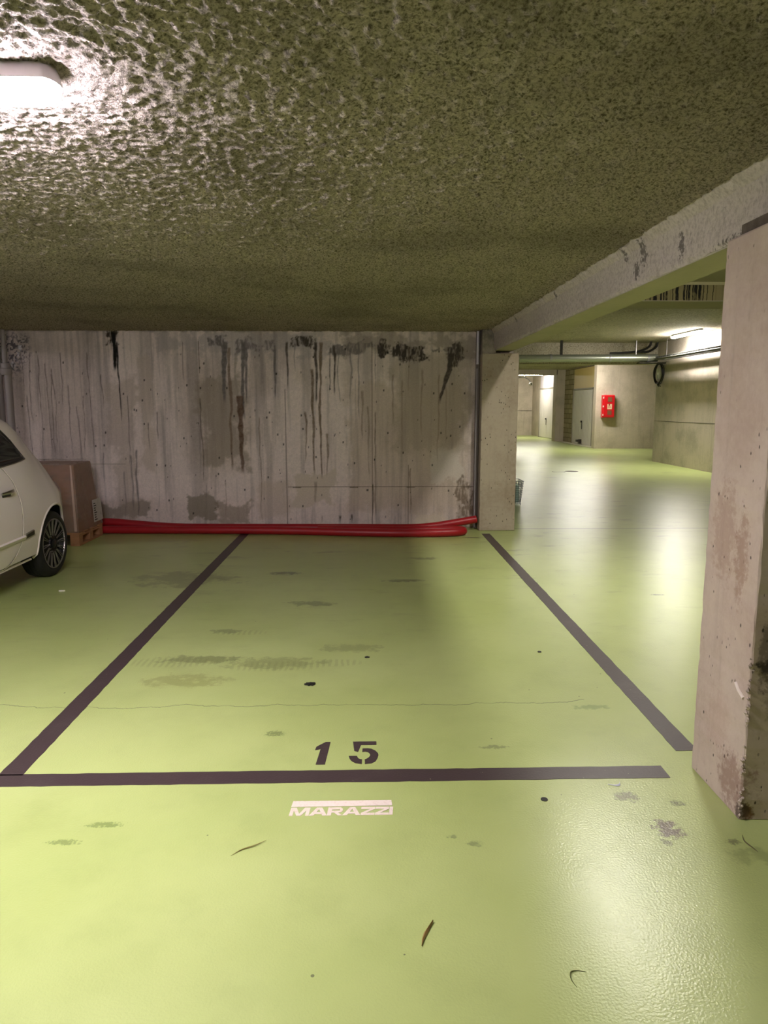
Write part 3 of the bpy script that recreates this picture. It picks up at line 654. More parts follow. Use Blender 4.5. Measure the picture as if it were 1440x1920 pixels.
# white lettering
M_white = NT('white_floor_paint')
_c = M_white.mix(M_white.ramp(M_white.noise(90, 4, .7), .48, .7, 0, .5), lin((232, 218, 206)), lin((206, 180, 164)))
M_white = M_white.set(Base_Color=_c, Roughness=.5)
let = empty('floor_lettering', (-.1, 2.43, 0), 'white wide capital lettering under a white bar on the floor', 'floor marking')
flat('bar', [[(-.292, 2.447), (.086, 2.450), (.084, 2.486), (-.288, 2.486)]], lambda q: q, M_white, let)
LH = .052; LB = 2.389
def letter(kind, x, wd, name='letter'):
    H = LH; t = .013; v = .015; s = lambda px_, py_: (x + px_ * wd + (py_ / H) * .004, LB + py_)
    P = []
    if kind == 'M':
        u = .013 / wd
        P = [[s(0, 0), s(u, 0), s(u, H), s(0, H)], [s(1 - u, 0), s(1, 0), s(1, H), s(1 - u, H)],
             [s(u * .4, H), s(u * 1.6, H), s(.5 + u * .35, 0), s(.5 - u * .6, 0)], [s(1 - u * 1.6, H), s(1 - u * .4, H), s(.5 + u * .6, 0), s(.5 - u * .35, 0)]]
    elif kind == 'A':
        u = v * 1.1 / wd
        P = [[s(0, 0), s(u, 0), s(.5 + u * .25, H), s(.5 - u * .6, H)], [s(1 - u, 0), s(1, 0), s(.5 + u * .6, H), s(.5 - u * .25, H)], [s(.22, H * .2), s(.78, H * .2), s(.70, H * .42), s(.30, H * .42)]]
    elif kind == 'R':
        u = v / wd; q = 1 / wd
        P = [[s(0, 0), s(u, 0), s(u, H), s(0, H)], [s(u, H), s(.82, H), s(.98, H * .82), s(.80, H * .74), s(u, H * .74)], [s(u, H * .34), s(.84, H * .34), s(.98, H * .52), s(.80, H * .56), s(u, H * .56)],
             [s(.80, H * .74), s(.98, H * .82), s(.98, H * .52), s(.80, H * .56)], [s(.45, H * .34), s(.70, H * .34), s(1.0, 0), s(.72, 0)]]
    elif kind == 'Z':
        P = [[s(0, H), s(.98, H), s(.98, H * .74), s(0, H * .74)], [s(.02, H * .26), s(1, H * .26), s(1, 0), s(.02, 0)], [s(.66, H * .74), s(.98, H * .74), s(.36, H * .26), s(.02, H * .26)]]
    elif kind == 'I': P = [[s(0, 0), s(1, 0), s(1, H), s(0, H)]]
    b = MB()
    for i, p in enumerate(P): b.prism(p, 0, .0013 + i * .00005)
    return b.obj(name, M_white, let)
xx = -.295
for k_, w_ in (('M', .072), ('A', .066), ('R', .056), ('A', .066), ('Z', .052), ('Z', .052), ('I', .013)):
    letter(k_, xx, w_); xx += w_ + (.000 if k_ in 'A' else .0008)

# ---------------------------------------------------------------- small litter on the floor
M_black = plain('black_rubber', (30, 28, 26), .6)
M_straw = plain('dry_stalk', (128, 112, 58), .7); M_leaf = plain('dry_leaf', (150, 120, 66), .7)
def stalk(name, pts, r, mat, label, cat, taper=True, n=6):
    P = smooth_path(pts, 8); N = len(P)
    o = MB().tube(P, r, n, rfun=(lambda i: r * (1 - .75 * abs(2 * i / (N - 1) - 1) ** 1.5)) if taper else None).obj(name, mat, smooth=True)
    return tag(o, label, cat)
def disc(name, x, y, r, z, mat, label, cat, ry=None, seed=1, amp=.12):
    rr = random.Random(seed); p = [(x + r * math.cos(t) * (1 + rr.uniform(-amp, amp)), y + (ry or r) * math.sin(t) * (1 + rr.uniform(-amp, amp))) for t in [2 * math.pi * k / 18 for k in range(18)]]
    return tag(MB().prism(p, 0, z).obj(name, mat), label, cat)
disc('gum_spot', .667, 2.478, .0135, .002, M_black, 'round black spot stuck on the floor right of the lettering', 'spot', seed=3, amp=.06)
disc('dirt_crumb', -.318, 3.62, .026, .010, M_black, 'black crumb of dirt lying in the middle of the empty bay', 'crumb', .015, 5, .4)
disc('dirt_crumb', -.01, 4.03, .012, .006, M_black, 'small dark crumb further back in the empty bay', 'crumb', .008, 6, .4)
disc('dirt_crumb', 1.05 - .01, 4.1, .012, .006, M_black, 'small dark crumb near the right bay line', 'crumb', .007, 8, .4)
disc('paper_scrap', -2.49, 5.62, .026, .008, plain('scrap', (214, 212, 200), .7), 'tiny white paper scrap beside the rear wheel of the car', 'scrap', .010, 9, .3)
stalk('twig', [(-.462, 2.160, .002), (-.43, 2.192, .003), (-.39, 2.213, .004), (-.356, 2.241, .003)], .0022, M_straw, 'thin brown twig lying left below the white lettering', 'twig')
stalk('hooked_stem', [(.533, 1.60, .002), (.526, 1.625, .002), (.53, 1.648, .002), (.545, 1.655, .002), (.572, 1.650, .002)], .0018, plain('green_stem', (92, 98, 44), .7), 'green stem bent like a hook on the glossy floor', 'stem')
stalk('dead_stalk', [(1.30, 2.235, .003), (1.29, 2.2, .003), (1.298, 2.165, .003), (1.305, 2.14, .002)], .0022, plain('stalk', (88, 80, 50), .7), 'short dead stalk on the floor in front of the pillar', 'stalk')
def blade():
    b = MB(); pts = [(.144, 1.750), (.150, 1.775), (.160, 1.800), (.172, 1.822), (.184, 1.842)]; wd = [.0006, .004, .006, .004, .0006]
    rg = [[(x - w_, y, .002), (x, y + w_ * .3, .006 + i * .001), (x + w_, y, .003), (x, y - .0002, .001)] for i, ((x, y), w_) in enumerate(zip(pts, wd))]
    b.rings(rg); return tag(b.obj('dry_leaf', M_leaf, smooth=True), 'narrow dry brown leaf on the floor below the lettering', 'leaf')
blade()
def feather():
    b = MB(); pts = [(.945, 2.578), (.965, 2.570), (.980, 2.568), (.992, 2.576), (.996, 2.590)]; wd = [.001, .002, .006, .006, .001]
    rg = [[(x, y - w_, .002), (x, y, .003 + .004 * i / 4), (x, y + w_, .003), (x, y, .001)] for i, ((x, y), w_) in enumerate(zip(pts, wd))]
    b.rings(rg); return tag(b.obj('feather', plain('feather', (206, 210, 220), .6), smooth=True), 'small pale feather on the floor beyond the bay line', 'feather')
feather()

# ---------------------------------------------------------------- red corrugated ducts
M_red = NT('red_duct'); M_red = M_red.set(Base_Color=M_red.mix(M_red.noise(8, 3), lin((176, 22, 34)), lin((150, 16, 28))), Roughness=.42)
def resample(P, step):
    P = [Vector(p) for p in P]; out = [P[0]]; acc = 0
    for a, b_ in zip(P, P[1:]):
        L = (b_ - a).length; d = step - acc
        while d <= L: out.append(a.lerp(b_, d / L)); d += step
        acc = L - (d - step)
    return out
def duct(pts, label, r=.0475, open_end=True):
    P = resample(smooth_path(pts, 24), .0065)
    o = MB().tube(P, r, 20, cap=False, rfun=lambda i: r - (.0032 if i % 2 else 0)).obj('corrugated_duct', M_red)
    o.data.polygons.foreach_set('use_smooth', [True] * len(o.data.polygons))
    o.modifiers.new('wall', 'SOLIDIFY').thickness = .003
    return tag(o, label, 'duct', 'red corrugated ducts along the wall')
duct([(-3.7, 8.40, .048), (-3.35, 8.40, .10), (-3.1, 8.39, .118), (-2.75, 8.385, .088), (-2.3, 8.38, .056), (-1.6, 8.37, .049), (-.9, 8.35, .049), (0, 8.32, .049), (.5, 8.30, .050), (.75, 8.31, .062), (1.0, 8.33, .095), (1.30, 8.37, .138)],
     'red corrugated duct against the wall with raised open end')
duct([(-3.9, 8.27, .049), (-3.1, 8.255, .049), (-2.5, 8.23, .049), (-1.8, 8.20, .049), (-.9, 8.13, .049), (-.3, 8.03, .049), (.2, 7.965, .049), (.7, 7.95, .049), (.98, 7.985, .049), (1.09, 8.045, .049), (1.10, 8.10, .049), (1.02, 8.15, .049),
      (.8, 8.155, .049), (.4, 8.15, .049), (-.1, 8.19, .049), (-.6, 8.235, .049)], 'red corrugated duct doubled back in a loop on the floor')

# ---------------------------------------------------------------- conduits and drain pipes on the back wall
M_galv = plain('galvanised', (150, 150, 154), .38, metal=.6, vscale=12)
M_pvc = plain('grey_pipe', (150, 142, 138), .5)
c = empty('wall_conduit', (1.305, 8.53, 0), 'grey conduit in the corner between stained wall and pillar', 'conduit')
MB().box(1.288, 1.326, 8.50, 8.56, .01, BAY_H - .01).obj('channel', plain('channel', (112, 102, 96), .55), c)
MB().tube([(1.300, 8.488, 1.98), (1.300, 8.488, BAY_H - .01)], .015, 12).obj('sleeve', plain('sleeve', (206, 200, 214), .4), c, smooth=True)
MB().tube([(1.297, 8.49, .03), (1.297, 8.49, 1.93)], .010, 12).obj('cable', plain('cable_grey', (146, 140, 142), .5), c, smooth=True)
d = empty('drain_pipe', (-4.23, 8.5, 0), 'grey drain pipe with coupling in the wall corner', 'pipe')
MB().tube([(-4.245, 8.5, 1.9), (-4.245, 8.5, BAY_H)], .026, 16).obj('upper_pipe', M_pvc, d, smooth=True)
MB().lathe([(.02, 1.99), (.05, 1.985), (.052, 1.93), (.062, 1.92), (.062, 1.87), (.05, 1.85), (.02, 1.85)], (-4.24, 8.5, 0), 'Z', 24).obj('coupling', M_pvc, d, smooth=True)
MB().tube([(-4.222, 8.5, 0), (-4.222, 8.5, 1.88)], .040, 20).obj('lower_pipe', M_pvc, d, smooth=True)
tag(MB().tube([(-4.335, 8.53, 0), (-4.335, 8.53, BAY_H)], .03, 16).obj('drain_pipe', M_pvc, smooth=True), 'slimmer grey pipe left of the coupled drain pipe', 'pipe')

# ---------------------------------------------------------------- overhead services in the far aisle
p = empty('ventilation_duct', (5.5, 18.6, 2.74), 'round galvanised duct crossing the aisle under the far beam', 'duct')
MB().tube([(1.42, 18.6, 2.72), (3.9, 18.6, 2.725), (7.55, 18.6, 2.745)], .098, 24).obj('pipe', plain('duct_metal', (150, 154, 142), .36, metal=.7), p, smooth=True)
for xk in (4.75, 6.3, 7.3):
    MB().lathe([(.098, xk - .03), (.104, xk - .025), (.104, xk + .025), (.098, xk + .03)], (0, 18.6, 2.735), 'X', 24).obj('coupling', M_galv, p, smooth=True)
for xk in (5.02, 6.97): MB().box(xk - .03 if xk < 6 else xk - .008, xk + .03 if xk < 6 else xk + .008, 18.55, 18.6, 2.82, FAR_H).obj('hanger', M_dark if xk < 6 else M_galv, p)
# cable tray along the right wall
tr = empty('cable_tray', (7.55, 12, 2.75), 'wire cable tray running along the aisle wall', 'cable tray')
b = MB()
for xk in (7.42, 7.50, 7.60, 7.69): b.tube([(xk, 2, 2.68), (xk, 18.4, 2.68)], .006, 5)
for zk in (2.72, 2.76):
    for xk in (7.42, 7.69): b.tube([(xk, 2, zk), (xk, 18.4, zk)], .006, 5)
yk = 2.0
while yk < 18.4:
    b.tube([(7.42, yk, 2.76), (7.42, yk, 2.68), (7.69, yk, 2.68), (7.69, yk, 2.76)], .005, 4); yk += .12
b.obj('mesh_channel', M_galv, tr)
b = MB()
for k, (xk, zk, rk) in enumerate(((7.425, 2.705, .019), (7.46, 2.705, .02), (7.495, 2.705, .019), (7.522, 2.703, .016), (7.597, 2.705, .02), (7.635, 2.705, .02), (7.67, 2.70, .018), (7.44, 2.74, .018), (7.62, 2.74, .02))):  # gap between cable rows shaped to let a light stripe onto the wall
    b.tube([(xk, 2, zk), (xk, 8, zk + .004), (xk, 18.4, zk)], rk, 8)
b.obj('cables', plain('cable_bundle', (96, 96, 86), .6), tr, smooth=True)
for yk in (5, 8, 11, 14.9, 18.0): MB().box(7.535, 7.545, yk, yk + .01, 2.76, FAR_H if yk > 9 else AISLE_H).obj('hanger', M_galv, tr)
# cable coil on the wall corner
M_cable = plain('black_cable', (22, 20, 20), .5)
cc = empty('cable_coil', (7.76, 18.9, 2.36), 'black cable coil hanging on the wall corner under the duct', 'cable')
b = MB(); rr = random.Random(2)
for k in range(5):
    ph = rr.uniform(0, 6); dr = rr.uniform(-.02, .02); P = []
    for i in range(41):
        t = 2 * math.pi * i / 40; P.append((7.765 - .012 * k + .005 * math.sin(3 * t + ph), 18.92 + (.27 + dr) * math.cos(t), 2.36 + (.26 + dr + .01 * math.sin(2 * t + ph)) * math.sin(t)))
    b.tube(P, .012, 6, cap=False)
b.obj('loops', M_cable, cc, smooth=True)
b = MB()
for s in (-.05, .05): b.tube(smooth_path([(7.74, 18.9 + s, 2.12), (7.73, 18.88 + s * .6, 2.05), (7.74, 18.8 + s, 2.02)], 6), .013, 6)
b.obj('tail', M_cable, cc, smooth=True)
MB().box(7.76, 7.80, 18.84, 18.98, 2.22, 2.52).box(7.755, 7.80, 19.02, 19.10, 2.24, 2.50).obj('bracket_plate', plain('plate', (196, 196, 186), .6), cc)
for k, (dx, lab) in enumerate(((0, 'thick black cable curving from ceiling to the duct end'), (.22, 'black cable curving down beside the wall corner'))):
    tag(MB().tube(smooth_path([(7.45 + dx * 1.2, 18.80 + dx, FAR_H), (7.40 + dx * 1.2, 18.80 + dx, 3.05), (7.15 + dx * 1.3, 18.78 + dx, 2.93), (6.7 + dx * 1.8, 18.76 + dx, 2.885 + dx * .2), (6.35 + dx * 3, 18.74 + dx, 2.87 + dx * .2)], 10), .03, 8).obj('loose_cable', M_cable, smooth=True), lab, 'cable')
tag(MB().box(7.05, 7.75, 18.5, 18.7, 2.60, 2.625).obj('cable_bracket', M_dark), 'flat dark bracket under the end of the round duct', 'bracket')

# fire cabinet
M_fire = plain('fire_red', (196, 16, 28), .35, coat=.4)
fc = empty('fire_cabinet', (8.5, END_Y, 1.1), 'red fire extinguisher cabinet on the far pale wall', 'cabinet')
MB().box(8.30, 8.73, END_Y - .17, END_Y, 1.10, 1.90).obj('body', M_fire, fc, bevel=.02)
MB().box(8.33, 8.72, END_Y - .215, END_Y - .17, 1.12, 1.88).obj('door', M_fire, fc, bevel=.015)
for z0_, z1_ in ((1.20, 1.36), (1.66, 1.82)):
    MB().box(8.47, 8.62, END_Y - .222, END_Y - .214, z0_, z1_).obj('window', plain('cabinet_window', (120, 78, 56), .2), fc)
MB().box(8.46, 8.62, END_Y - .221, END_Y - .214, 1.40, 1.58).obj('notice', plain('notice_paper', (226, 196, 160), .6), fc)
MB().box(8.50, 8.55, END_Y - .226, END_Y - .221, 1.52, 1.60).box(8.48, 8.60, END_Y - .2225, END_Y - .221, 1.44, 1.455).box(8.48, 8.58, END_Y - .2225, END_Y - .221, 1.48, 1.492).obj('notice_print', plain('notice_ink', (150, 60, 50), .6), fc)
for z_ in (1.2, 1.5, 1.8): MB().box(8.30, 8.33, END_Y - .225, END_Y - .2, z_ - .03, z_ + .03).obj('hinge', plain('hinge', (210, 190, 180), .5), fc)

# sensor, drain covers, wire basket
s_ = empty('ceiling_camera', (7.55, 33, 2.55), 'small round white detector hanging in the deep passage', 'detector')
MB().lathe([(.0, -.12), (.07, -.12), (.085, -.06), (.085, .03), (.0, .05)], (7.55, 33, 2.53), 'Y', 20).obj('housing', plain('det', (216, 210, 200), .5), s_, smooth=True)
MB().lathe([(.0, -.125), (.03, -.124), (.03, -.118)], (7.55, 33, 2.53), 'Y', 16).obj('lens', M_dark, s_)
MB().tube([(7.55, 33.0, 2.6), (7.45, 33.05, 2.75), (7.3, 33.1, 2.82), (6.2, 33.1, 2.83)], .022, 8).obj('pipe_arm', M_galv, s_, smooth=True)
MB().box(7.28, 7.32, 33.08, 33.12, 2.82, 3.05).obj('hanger', M_galv, s_)
M_iron = plain('cast_iron', (70, 62, 40), .6)
dc = MB().lathe([(0, .004), (.15, .004), (.15, .0)], (4.72, 16.2, 0), 'Z', 28).obj('drain_cover', M_iron); tag(dc, 'round dark drain cover set in the far aisle floor', 'drain cover')
tag(MB().lathe([(.13, .003), (.155, .003)], (4.38, 16.06, 0), 'Z', 28).obj('drain_ring', M_iron), 'thin dark ring on the floor beside the drain cover', 'ring')

bk = empty('wire_basket', (2.2, 10.72, 0), 'wire basket with pale blue lining behind the far pillar', 'basket')
b = MB(); X0, X1, Y0, Y1 = 1.9, 2.36, 10.6, 10.95
for zk in [.02 + .034 * k for k in range(11)]:
    g = .04 * (zk / .36)
    b.tube([(X0 - g, Y0 - g, zk), (X1 + g - .04, Y0 - g, zk), (X1 + g - .04, Y1 + g, zk), (X0 - g, Y1 + g, zk), (X0 - g, Y0 - g, zk)], .003, 5)
for k in range(12):
    t = k / 11; xa = X0 + (X1 - .04 - X0) * t
    b.tube([(xa, Y0, .02), (xa, Y0 - .04, .37)], .003, 5); b.tube([(xa, Y1, .02), (xa, Y1 + .04, .37)], .003, 5)
for k in range(9):
    ya = Y0 + (Y1 - Y0) * k / 8; b.tube([(X1 - .04, ya, .02), (X1, ya, .37)], .003, 5); b.tube([(X0, ya, .02), (X0 - .04, ya, .37)], .003, 5)
b.obj('wire_cage', plain('wire', (120, 130, 134), .4, metal=.4), bk)
MB().prism([(X0 + .02, Y0 + .02), (X1 - .055, Y0 + .02), (X1 - .055, Y1 - .02), (X0 + .02, Y1 - .02)], .03, .30).obj('lining', plain('blue_lining', (206, 232, 238), .5), bk, bevel=.02)
for a in ((X0, Y0), (X1 - .04, Y0), (X1 - .04, Y1), (X0, Y1)): MB().tube([(a[0], a[1], 0), (a[0], a[1], .03)], .006, 6).obj('foot', M_galv, bk)

# ---------------------------------------------------------------- carton on its pallet
BX0, BX1, BY0, BY1 = -4.28, -3.10, 7.50, 8.17
M_wood = plain('pallet_wood', (176, 128, 92), .75, var=.15, vscale=9)
pal = empty('pallet', (-3.7, 7.9, 0), 'wooden pallet under the wrapped carton behind the car', 'pallet')
for k in range(5):
    y0 = BY0 + k * (BY1 - BY0 - .1) / 4
    MB().box(BX0, BX1, y0, y0 + .1, .122, .144).obj('deck_board', M_wood, pal, bevel=.003)
for xk in (BX0, (BX0 + BX1) / 2 - .07, BX1 - .10):
    MB().box(xk, xk + .10, BY0, BY1, .100, .122).obj('cross_board', M_wood, pal, bevel=.003)
    MB().box(xk, xk + .10, BY0, BY1, 0, .022).obj('base_board', M_wood, pal, bevel=.003)
    for yk in (BY0, (BY0 + BY1) / 2 - .05, BY1 - .10):
        MB().box(xk, xk + .10, yk, yk + .10, .022, .100).obj('block', M_wood, pal, bevel=.004)
M_card = NT('cardboard')
_x, _y, _z = M_card.sep()
M_card = M_card.set(Base_Color=M_card.mix(M_card.noise(5, 5, .6, stretch=(1, 1, .4)), lin((160, 112, 84)), lin((138, 96, 74))), Roughness=.6, Coat_Weight=.25, Coat_Roughness=.3)
ct = empty('carton', (-3.7, 7.9, .144), 'film-wrapped brown cardboard carton on a pallet behind the car', 'box')
def tilted(z, m=0.):
    u = (z - .144) / .75                              # the load leans and narrows a little toward the back top corner
    return [(BX0 + .02 - m, BY0 + .01 - m, z), (BX1 - .005 + m - .015 * u, BY0 + .01 - m, z), (BX1 - .005 + m - .05 * u, BY1 - .01 + m - .10 * u, z), (BX0 + .02 - m, BY1 - .01 + m - .08 * u, z)]
MB().rings([tilted(.144), tilted(.4), tilted(.65), tilted(.875)]).obj('body', M_card, ct, bevel=.008)
t = NT('stretch_film')
tr_ = t.n('ShaderNodeBsdfTransparent'); gl = t.n('ShaderNodeBsdfGlossy', i={'Roughness': .18, 'Color': (.9, .9, .9, 1)}); df = t.n('ShaderNodeBsdfDiffuse', i={'Color': lin((190, 180, 172))})
gl_n = t.bump(t.noise(9, 4, .7, stretch=(1, 1, 2.2), dist=1.2), .9, .03); t.link(gl_n, gl.inputs['Normal'])
m1 = t.n('ShaderNodeMixShader', i={0: t.ramp(t.noise(6, 5, .7, dist=1.), .42, .75, .05, .45)}); t.link(tr_.outputs[0], m1.inputs[1]); t.link(df.outputs[0], m1.inputs[2])
m2 = t.n('ShaderNodeMixShader', i={0: .10}); t.link(m1.outputs[0], m2.inputs[1]); t.link(gl.outputs[0], m2.inputs[2])
t.link(m2.outputs[0], t.t.nodes['Material Output'].inputs['Surface']); M_film = t.m
def film():
    b = MB(); rg = []
    rr = random.Random(11)
    for k in range(14):
        z = .15 + k * .745 / 13; c4 = tilted(z, .008); ring = []
        for i in range(4):
            a, b_ = Vector(c4[i]), Vector(c4[(i + 1) % 4])
            for j in range(8):
                p = a.lerp(b_, j / 8); ring.append((p.x + rr.uniform(-.004, .006), p.y + rr.uniform(-.006, .004), p.z + rr.uniform(-.003, .003)))
        rg.append(ring)
    b.rings(rg, cap=False)
    top = [[(x + (cx_ - x) * s, y + (cy_ - y) * s, .895 + .012 * s + rr.uniform(-.006, .006)) for x, y, z in rg[-1]] for s, cx_, cy_ in ((.03, -3.7, 7.85), (.15, -3.7, 7.85), (.4, -3.7, 7.85), (.8, -3.7, 7.85))]
    b.rings([rg[-1]] + top, cap=False)
    return b.obj('stretch_film', M_film, ct, smooth=True)
film()
MB().add([(BX1 - .045, BY0 + .0, .16), (BX1 - .018, BY0 + .0, .16), (BX1 - .035, BY0 + .0, .87), (BX1 - .052, BY0 + .0, .87), (BX1 - .045, BY0 - .006, .16), (BX1 - .018, BY0 - .006, .16), (BX1 - .035, BY0 - .006, .87), (BX1 - .052, BY0 - .006, .87)],
         [(0, 1, 2, 3), (4, 7, 6, 5), (0, 4, 5, 1), (1, 5, 6, 2), (2, 6, 7, 3), (3, 7, 4, 0)]).obj('edge_strip', plain('strip', (206, 178, 160), .5), ct)
def side_quad(y0, y1, z0, z1, off):
    def P(y, z):
        u = (z - .144) / .75; f = (y - BY0) / (BY1 - BY0); return (BX1 - .005 - .015 * u - .035 * u * f + off, y, z)
    a = [P(y0, z0), P(y1, z0), P(y1, z1), P(y0, z1)]; bk_ = [(x - .003, y, z) for x, y, z in a]
    return MB().add(a + bk_, [(0, 1, 2, 3), (4, 7, 6, 5), (0, 4, 5, 1), (1, 5, 6, 2), (2, 6, 7, 3), (3, 7, 4, 0)])
lb = side_quad(7.93, 8.19, .19, .44, .012).obj('shipping_label', plain('label_paper', (206, 200, 196), .5), ct)
b = MB()
for k in range(8):
    q = side_quad(7.95, 7.95 + (.05 if k % 3 else .075), .21 + k * .026, .222 + k * .026, .0145); b.add(q.v, q.f)
b.obj('barcode', plain('ink', (70, 64, 66), .6), lb)

# ---------------------------------------------------------------- the white car
M_paint = NT('cream_white_paint'); M_paint = M_paint.set(Base_Color=M_paint.mix(M_paint.noise(2, 2), lin((243, 232, 226)), lin((240, 229, 223))), Roughness=.32, Coat_Weight=.8, Coat_Roughness=.06)
M_glass = plain('tinted_glass', (20, 24, 24), .06, spec=.6); M_trimb = plain('black_trim', (16, 15, 15), .35); M_chrome = plain('chrome', (206, 204, 200), .12, metal=1., var=.02)
M_rubber = plain('tyre_rubber', (24, 23, 22), .65); M_rim = plain('rim_dark', (20, 20, 20), .35); M_spoke = plain('spoke_silver', (150, 146, 142), .3, metal=.8)
CY, CX = 6.17, -3.545                                   # rear axle y, centre line x
HW = .812
def itp(t, tab):
    for (a, va), (b_, vb) in zip(tab, tab[1:]):
        if t <= b_: 
            u = max(0, min(1, (t - a) / (b_ - a))); u2 = u * u * (3 - 2 * u) * .35 + u * .65; return va + (vb - va) * u2
    return tab[-1][1]
ROOF = [(-3.02, .50), (-2.99, .62), (-2.93, .72), (-2.80, .82), (-2.5, .91), (-2.1, .975), (-1.95, 1.01), (-1.6, 1.24), (-1.3, 1.39), (-1.1, 1.445), (-.7, 1.488), (-.3, 1.475), (-.05, 1.42), (.08, 1.31), (.16, 1.20), (.24, 1.08), (.32, .965), (.39, .885), (.46, .79), (.51, .70), (.545, .60), (.555, .52)]
BOT = [(-3.02, .42), (-2.99, .30), (-2.93, .22), (-2.8, .18), (-2.2, .19), (-.4, .20), (.2, .23), (.40, .27), (.50, .33), (.545, .40), (.555, .46)]
PLAN = [(-3.02, .50), (-2.99, .62), (-2.9, .75), (-2.75, .86), (-2.5, .94), (-2.2, .985), (-1.5, 1.), (-.4, 1.), (0., .995), (.15, .965), (.30, .905), (.42, .83), (.50, .75), (.545, .67), (.555, .60)]
GZ = [(.15, .90), (.22, .945), (.32, .975), (.45, .995), (.60, 1.0), (.75, .99), (.88, .968), (1.0, .94), (1.08, .905), (1.2, .85), (1.32, .79), (1.42, .735), (1.5, .68)]
def halfw(s, z):
    R, B = itp(s, ROOF), itp(s, BOT)
    rt = .16 if -1.9 < s < -.5 else (.16 + .15 * (s + .5) if -1.9 < s < -.1 else .22 if s < 0 else .16 + .12 * min(1, (s + .1) / .5))
    t = max(0, min(1, (R - z) / rt)); r = (1 - (1 - t) ** 2.4) ** (1 / 2.4)
    tb = max(0, min(1, (z - B) / .08)); rb = (1 - (1 - tb) ** 2.2) ** (1 / 2.2)
    gs = max(0, min(1, (s + .45) / .75)); gz = max(0, min(1, (z - .72) / .5)); gt = 1 - .30 * gs * gs * (3 - 2 * gs) * gz
    return HW * itp(s, PLAN) * itp(z, GZ) * r * (.80 + .20 * rb) * gt
def carP(s, z, off=0., side=1): return (CX + side * (halfw(s, z) + off), CY + s, z)
car = empty('parked_car', (CX, CY - 1.2, 0), 'cream white small hatchback parked left of the empty bay', 'car')
def car_body():
    ss = [-3.02, -3.01, -2.99, -2.96, -2.93, -2.88, -2.8] + [-2.7 + .1 * k for k in range(24)] + [-.3 + .05 * k for k in range(9)] + [.14 + .03 * k for k in range(12)] + [.49, .51, .525, .54, .55, .555]
    NZ = 30; rg = []
    for s in ss:
        R, B = itp(s, ROOF), itp(s, BOT); rt = [0, .012, .03, .06, .10, .16]
        us = []
        H = R - B
        zs = [B + H * (1 - (1 - k / NZ) ** 1.0) for k in range(NZ + 1)]
        # denser spacing close to the roof line
        zs = [B + H * (1 - (1 - (k / NZ)) ** 1.6) for k in range(NZ + 1)]
        right = [(halfw(s, z), z) for z in zs]
        crown = lambda f: .018 * (1 - f * f)
        ring = [(CX + x_, CY + s, z_) for x_, z_ in right[:-1]] + [(CX, CY + s, R + .004)] + [(CX - x_, CY + s, z_) for x_, z_ in right[:-1][::-1]]
        rg.append(ring)
    b = MB().rings(rg); o = b.obj('body', M_paint, None, smooth=True)
    cuts = []
    for s in (0., -2.30):
        c_ = MB().lathe([(.0, -.24), (.335, -.24), (.335, .24), (.0, .24)], (0, 0, 0), 'X', 64)
        for sd in (-1, 1):
            q = c_.obj('cutter', M_trimb); q.location = (CX + sd * (HW - .13), CY + s, .305)
            if sd == 1 or True: cuts.append(q)
    for q in cuts:
        md = o.modifiers.new('cut', 'BOOLEAN'); md.operation = 'DIFFERENCE'; md.object = q; md.solver = 'EXACT'
    bpy.context.view_layer.update()
    me = bpy.data.meshes.new_from_object(o.evaluated_get(bpy.context.evaluated_depsgraph_get()))
    o.modifiers.clear(); o.data = me
    for q in cuts: bpy.data.objects.remove(q)
    # inside faces of the arches are dark liner
    me.materials.clear(); me.materials.append(M_paint); me.materials.append(M_trimb)
    for pgn in me.polygons:
        c_ = pgn.center; pgn.material_index = 0
        for s in (0., -2.30):
            if math.hypot(c_.y - CY - s, c_.z - .305) < .3362 and abs(c_.x - CX) > .40: pgn.material_index = 1
    me.polygons.foreach_set('use_smooth', [True] * len(me.polygons))
    try: me.set_sharp_from_angle(angle=math.radians(35))
    except Exception: pass
    o.parent = car; o.matrix_parent_inverse = Matrix.Translation(-Vector(car.location))
    return o
car_body()
def patch(lower, upper, off, n=40, m=14, side=1):
    """grid on the car side between two (s,z) curves given as point lists over the same s-range"""
    s0, s1 = lower[0][0], lower[-1][0]; b = MB(); rg = []
    vs, fs = [], []
    for i in range(n + 1):
        s = s0 + (s1 - s0) * i / n; za = np.interp(s, *zip(*lower)); zb = np.interp(s, *zip(*upper))
        for j in range(m + 1): vs.append(carP(s, za + (zb - za) * j / m, off, side))
    for i in range(n):
        for j in range(m): fs.append((i * (m + 1) + j, (i + 1) * (m + 1) + j, (i + 1) * (m + 1) + j + 1, i * (m + 1) + j + 1))
    return b.add(vs, fs)
LOW = [(-1.86, 1.00), (-1.4, 1.005), (-.9, 1.025), (-.55, 1.045), (-.345, 1.065)]
UPP = [(-1.86, 1.01), (-1.75, 1.12), (-1.55, 1.26), (-1.3, 1.345), (-1.0, 1.385), (-.75, 1.39), (-.62, 1.365), (-.52, 1.29), (-.44, 1.19), (-.38, 1.10), (-.345, 1.07)]
LOWg = [(-1.80, 1.02), (-1.4, 1.03), (-.9, 1.05), (-.55, 1.07), (-.385, 1.085)]
UPPg = [(-1.80, 1.03), (-1.72, 1.11), (-1.53, 1.235), (-1.3, 1.32), (-1.0, 1.358), (-.76, 1.362), (-.65, 1.34), (-.555, 1.27), (-.475, 1.18), (-.42, 1.11), (-.385, 1.09)]
